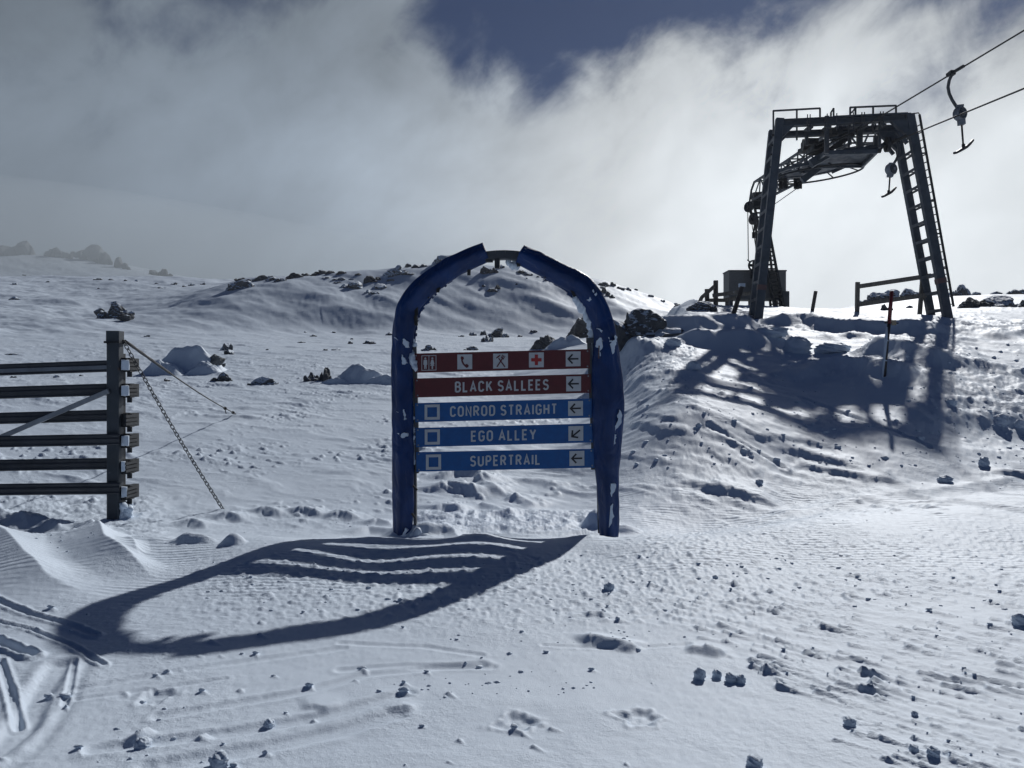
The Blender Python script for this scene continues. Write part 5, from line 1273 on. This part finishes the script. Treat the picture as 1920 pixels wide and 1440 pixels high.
# outcrop between the arch and the lift mound
rock(1092, 632, 84, 36, 'rock', 'dark long-backed outcrop rock seen inside the arch by its right leg', seed=61, planes=8, rough=.2, tilt=-.1)
o = rock(1028, 652, 72, 26, 'rock', 'low dark ragged ledge of rock seen inside the arch, pointing left', seed=62, rough=.28, tilt=-.12)
snowcap(o, 9, 1068, 651, 92, 25, .9, 0, None, .35, -.2)
rock(1203, 646, 150, 52, 'rock_s', 'big angular boulder plastered with snow just right of the arch', seed=65, planes=9, rough=.2, deep=.7)
rock(1168, 640, 50, 36, 'rock', 'dark craggy rock wedged between the arch and the big plastered boulder', seed=66, rough=.25)
rock(1272, 590, 40, 18, 'rock', 'small dark rock on the mound crest left of the timber fence', seed=67)
rock(1318, 588, 54, 14, 'rock_s', 'low snow-covered rock lump below the bent timber fence', seed=68)
rock(1832, 580, 62, 24, 'rock', 'dark wedge of rock on the right crest leaning on the larger snowed boulder', seed=71, rough=.2, Y=30.5)
o = rock(1873, 578, 84, 30, 'rock_s', 'large smooth boulder glazed with snow on the right crest by the photo edge', seed=72, Y=31, deep=.8)
rock(1661, 586, 27, 13, 'rock', 'small dark rock on the crest behind the red marker pole', seed=73, Y=31)
rock(1705, 582, 14, 6, 'rock_r', 'tiny pale rock right of the one behind the marker pole', seed=74, Y=34)
rock(1922, 577, 30, 14, 'rock_s', 'dark rock cut off by the right edge of the photo', seed=75, Y=30)
# hazy rocks on the ridge beyond the lift
g_ = 'hazy rocks along the ridge beyond the lift'
for i, (x, y, w, h) in enumerate(((1625, 567, 26, 9), (1645, 562, 44, 17), (1678, 560, 50, 20), (1710, 557, 40, 16), (1735, 556, 34, 12), (1795, 552, 24, 17), (1805, 551, 22, 22), (1816, 552, 24, 14), (1785, 552, 20, 9), (1832, 552, 26, 8), (1872, 551, 30, 8), (1902, 553, 24, 13), (1916, 553, 22, 12))):
    rock(x, y + 4, w, h, 'rock_r', 'pale rimed rock in the hazy line of outcrops on the ridge beyond the lift', g_, 80 + i, Y=57.5, sub=3)
# the hill crest behind the arch
g_ = 'rocks strung along the hill crest left of the arch'
def hp(x, y): return 400 + x / 3.2, 450 + y / 3.2
for i, (x, y, w, h, m) in enumerate(((165, 222, 62, 22, 0), (215, 226, 44, 18, 1), (285, 222, 104, 42, 1), (350, 228, 66, 26, 1), (412, 236, 64, 36, 1), (452, 212, 46, 22, 0), (490, 208, 84, 44, 0), (556, 194, 56, 28, 0), (600, 194, 44, 22, 0), (650, 182, 88, 34, 0), (703, 180, 52, 26, 0),
                                     (765, 188, 54, 24, 0), (872, 198, 38, 14, 0), (760, 218, 86, 20, 1), (748, 236, 44, 9, 1), (935, 242, 76, 52, 0), (985, 224, 44, 24, 0), (1000, 266, 90, 46, 2), (1062, 228, 44, 18, 1), (965, 334, 64, 34, 1), (1168, 142, 40, 30, 1), (1180, 200, 84, 22, 1), (1225, 158, 70, 28, 1), (1262, 156, 50, 22, 1), (1120, 196, 90, 34, 2), (345, 206, 30, 12, 0), (520, 206, 40, 16, 1), (680, 212, 60, 14, 1), (830, 216, 40, 12, 1))):
    px, py = hp(x, y); rock(px, py, w / 2.5, h / 3.9, ('rock', 'rock_s', 'rock_r')[m], 'small frosted rock in the line of outcrops along the hill crest left of the arch', g_, 100 + i, sub=3)
px, py = hp(840, 272); rock(px, py, 50, 13, 'rock_r', 'broad snowy rock lying below the crest rocks, left of the arch top', seed=140)
px, py = hp(160, 282); rock(px, py, 58, 19, 'rock_r', 'rounded snow mound of rock at the left end of the hill crest rocks', seed=141)
px, py = hp(1365, 160); rock(px, py, 56, 27, 'rock_r', 'largest pale rimed rock peak on the skyline, touching the arch on its left', seed=142)
px, py = hp(1090, 200); rock(px, py, 42, 20, 'rock_r', 'pale snowy rock hump on the skyline, left of the tallest peak', seed=143)
g_ = 'rocks on the hillside seen through the arch'
def ap(x, y): return 700 + x / 3.84, 440 + y / 3.84
for i, (x, y, w, h, m) in enumerate(((810, 285, 110, 58, 1), (870, 285, 70, 40, 1), (920, 250, 70, 34, 2), (1060, 290, 90, 38, 1), (1120, 306, 70, 26, 1), (1246, 350, 48, 28, 1), (1185, 320, 26, 8, 1), (860, 408, 130, 42, 1), (900, 400, 50, 34, 0), (795, 372, 40, 16, 1), (1105, 345, 14, 8, 0), (1030, 386, 26, 8, 0))):
    px, py = ap(x, y); rock(px, py, w / 3.84, h / 3.84, ('rock', 'rock_s', 'rock_r')[m], 'frosted rock on the hillside framed by the top of the arch', g_, 150 + i, sub=3)
g_ = 'rocks on the skyline right of the arch'
for i, (x, y, w, h, m) in enumerate(((1665, 368, 120, 40, 1), (1720, 372, 60, 30, 1), (1775, 392, 60, 22, 1), (1835, 402, 54, 22, 1), (1890, 412, 40, 14, 1), (1650, 392, 54, 18, 1), (1660, 438, 44, 40, 1), (1690, 462, 44, 36, 1), (1722, 478, 50, 30, 1), (2000, 450, 60, 16, 2), (2080, 480, 60, 14, 2), (2180, 505, 60, 14, 2))):
    px, py = ap(x, y); rock(px, py, w / 3.84, h / 3.84, ('rock', 'rock_s', 'rock_r')[m], 'frosted rock on the descending skyline just right of the arch', g_, 170 + i, sub=3)
# small rocks poking from the open snow at the left
g_ = 'small stones poking out of the open snowfield at the left'
for i, (x, y, w, h) in enumerate(((28, 561, 22, 7), (44, 515, 9, 4), (88, 527, 8, 4), (27, 533, 14, 4), (185, 524, 16, 4), (206, 524, 12, 4), (184, 536, 8, 3), (326, 530, 16, 6), (345, 532, 12, 4), (360, 530, 16, 5), (380, 529, 12, 5), (235, 527, 9, 3), (255, 526, 8, 4), (292, 528, 9, 3), (300, 537, 20, 4), (390, 537, 16, 5),
                                 (586, 628, 14, 5), (626, 621, 8, 3), (572, 619, 8, 3), (656, 643, 14, 6), (610, 656, 14, 5), (630, 655, 20, 5), (660, 635, 8, 3), (690, 643, 30, 8), (730, 628, 18, 6), (565, 640, 16, 3), (500, 655, 8, 3), (275, 630, 12, 5), (20, 664, 30, 4), (25, 706, 14, 5), (105, 708, 14, 5), (150, 705, 10, 4), (310, 714, 20, 6), (1070, 628, 14, 4), (975, 628, 12, 4), (865, 632, 14, 5), (690, 548, 16, 8))):
    rock(x, y + 1, w, h, 'rock_s' if i % 3 else 'rock_r', 'small stone barely poking out of the open snowfield left of the lift', g_, 200 + i, name='stone', sub=2)
# far outcrops in the blowing snow at the left
g_ = 'far outcrops in blowing snow at the left'
for i, (x, y, w, h) in enumerate(((8, 473, 40, 12), (40, 471, 54, 18), (95, 476, 34, 13), (122, 479, 24, 9), (145, 478, 26, 12), (172, 484, 48, 18), (193, 490, 28, 14), (222, 497, 20, 12), (235, 500, 14, 7), (285, 510, 22, 6), (304, 512, 20, 9), (318, 513, 12, 4))):
    rock(x, y + 4, w * 1.2, h * 1.7, 'rock', 'faint grey outcrop on the far left ridge, half lost in blowing snow', g_, 240 + i, name='outcrop', sub=3)
g_ = 'faint far outcrops above the hill crest'
for i, (x, y, w, h) in enumerate(((520, 166, 56, 16), (895, 142, 150, 16), (975, 136, 60, 14), (1070, 142, 100, 20), (380, 190, 30, 8))):
    px, py = hp(x, y); rock(px, py + 8, w / 3.2, h / 3.2 + 8, 'rock_r', 'faint pale outcrop showing far behind the hill crest rocks', g_, 260 + i, name='outcrop', sub=3, Y=105)

# ------------------------------------------------------------------ blocks and crumbs of snow
def clump(px, py, w, h, label, group=None, seed=0):
    p = G(px, py); m = p.y / FPX; p.z = ground(p.x, p.y); mb = MB(); rs = np.random.RandomState(seed)
    rock_mesh(mb, p + Vector((0, 0, h * m * .30)), (w * m / 2, w * m / 2, h * m * .62), seed + 300, 4, 9, .34, 0, (.78, 1.0)); mb.sm = [True] * len(mb.sm)
    mb.origin = p; o = mb.build('snow_clump', M['snow']); tag(o, label, 'snow clump', group); return o
clump(1495, 658, 50, 32, 'biggest round ball of snow lying in the shadow of the lift portal', seed=1)
clump(1262, 662, 30, 16, 'squat snow block on the bank right of the arch', seed=2)
clump(1300, 704, 28, 20, 'pointed snow lump at the left end of the portal shadow', seed=3)
clump(1448, 636, 60, 20, 'flat slab of snow behind the big snow ball', seed=4)
clump(1560, 660, 60, 18, 'low snow lump right of the big snow ball', seed=5)
clump(1783, 770, 20, 12, 'small wedge of snow below the foot of the right portal shadow', seed=6)
clump(1876, 800, 26, 20, 'pale snow block near the right edge, above the groomed track', seed=7)
clump(1912, 806, 18, 14, 'dark sided snow block cut by the right edge', seed=8)
clump(1845, 882, 18, 18, 'upright snow lump at the right above the groomed lines', seed=9)
clump(1772, 906, 26, 12, 'round snow lump at the corner of the groomed lines', seed=10)
clump(1726, 836, 14, 8, 'tiny snow lump alone on the slope below the portal shadow', seed=11)
clump(1424, 912, 14, 8, 'tiny snow lump above the whale-backed dune', seed=12)
clump(1911, 1172, 26, 22, 'dark snow lump at the right edge of the piste', seed=13)
g_ = 'row of snow balls on the lower right piste'
for i, (x, y, w) in enumerate(((1312, 1272, 24), (1345, 1270, 18), (1370, 1277, 20), (1389, 1278, 18))): clump(x, y, w, w * .9, 'fist-sized snow ball in the row of four on the lower right piste', g_, 20 + i)
for i, (x, y, w, l) in enumerate(((1593, 1358, 22, 'angular snow lump at the end of a furrow on the lower right piste'), (1714, 1410, 18, 'square snow lump near the bottom right of the piste'), (1715, 1340, 12, 'small snow lump midway along the right piste furrow'), (1750, 1420, 22, 'long snow lump beside the square one at the bottom right'),
                                (1341, 1085, 10, 'lone dark snow crumb in the pitted snow right of the arch'), (1142, 1106, 20, 'flat snow crumb alone in the pitted snow below the arch'), (1415, 1436, 30, 'broad snow lump cut by the bottom edge'), (410, 1438, 36, 'pale snow lump cut by the bottom edge at the left'), (505, 1358, 20, 'snow lump beside the ski tracks at the lower left'), (268, 1400, 30, 'long lump of broken snow at the lower left'))):
    clump(x, y, w, w * .75, l, None, 40 + i)
# loose crumbs beyond counting
mb = MB(); rs = random.Random(9)
_ic = bmesh.new(); bmesh.ops.create_icosphere(_ic, subdivisions=2, radius=1.0); CV = [v.co.copy() for v in _ic.verts]; CF = [[v.index for v in f.verts] for f in _ic.faces]; _ic.free()
for (px, py, s) in CLODS:
    if py > 1500: continue
    p = G(px, py, 2.2, 40); z = ground(p.x, p.y); a = rs.uniform(0, 6); el_ = rs.uniform(.8, 1.7); fz = rs.uniform(.5, .8)
    mb.add([Vector((p.x, p.y, z + s * .12)) + Vector((v.x * s * el_, v.y * s, v.z * s * fz)) * (1 + .3 * math.sin(3 * v.x + a) * math.sin(4 * v.y + 2 * a) + .15 * math.sin(7 * v.z + a)) for v in CV], CF, 0, True)
mb.origin = Vector((2, 6, 0)); cr = mb.build('snow_crumbs', M['snow']); cr['kind'] = 'stuff'; cr['label'] = 'loose crumbs of snow scattered over the piste'
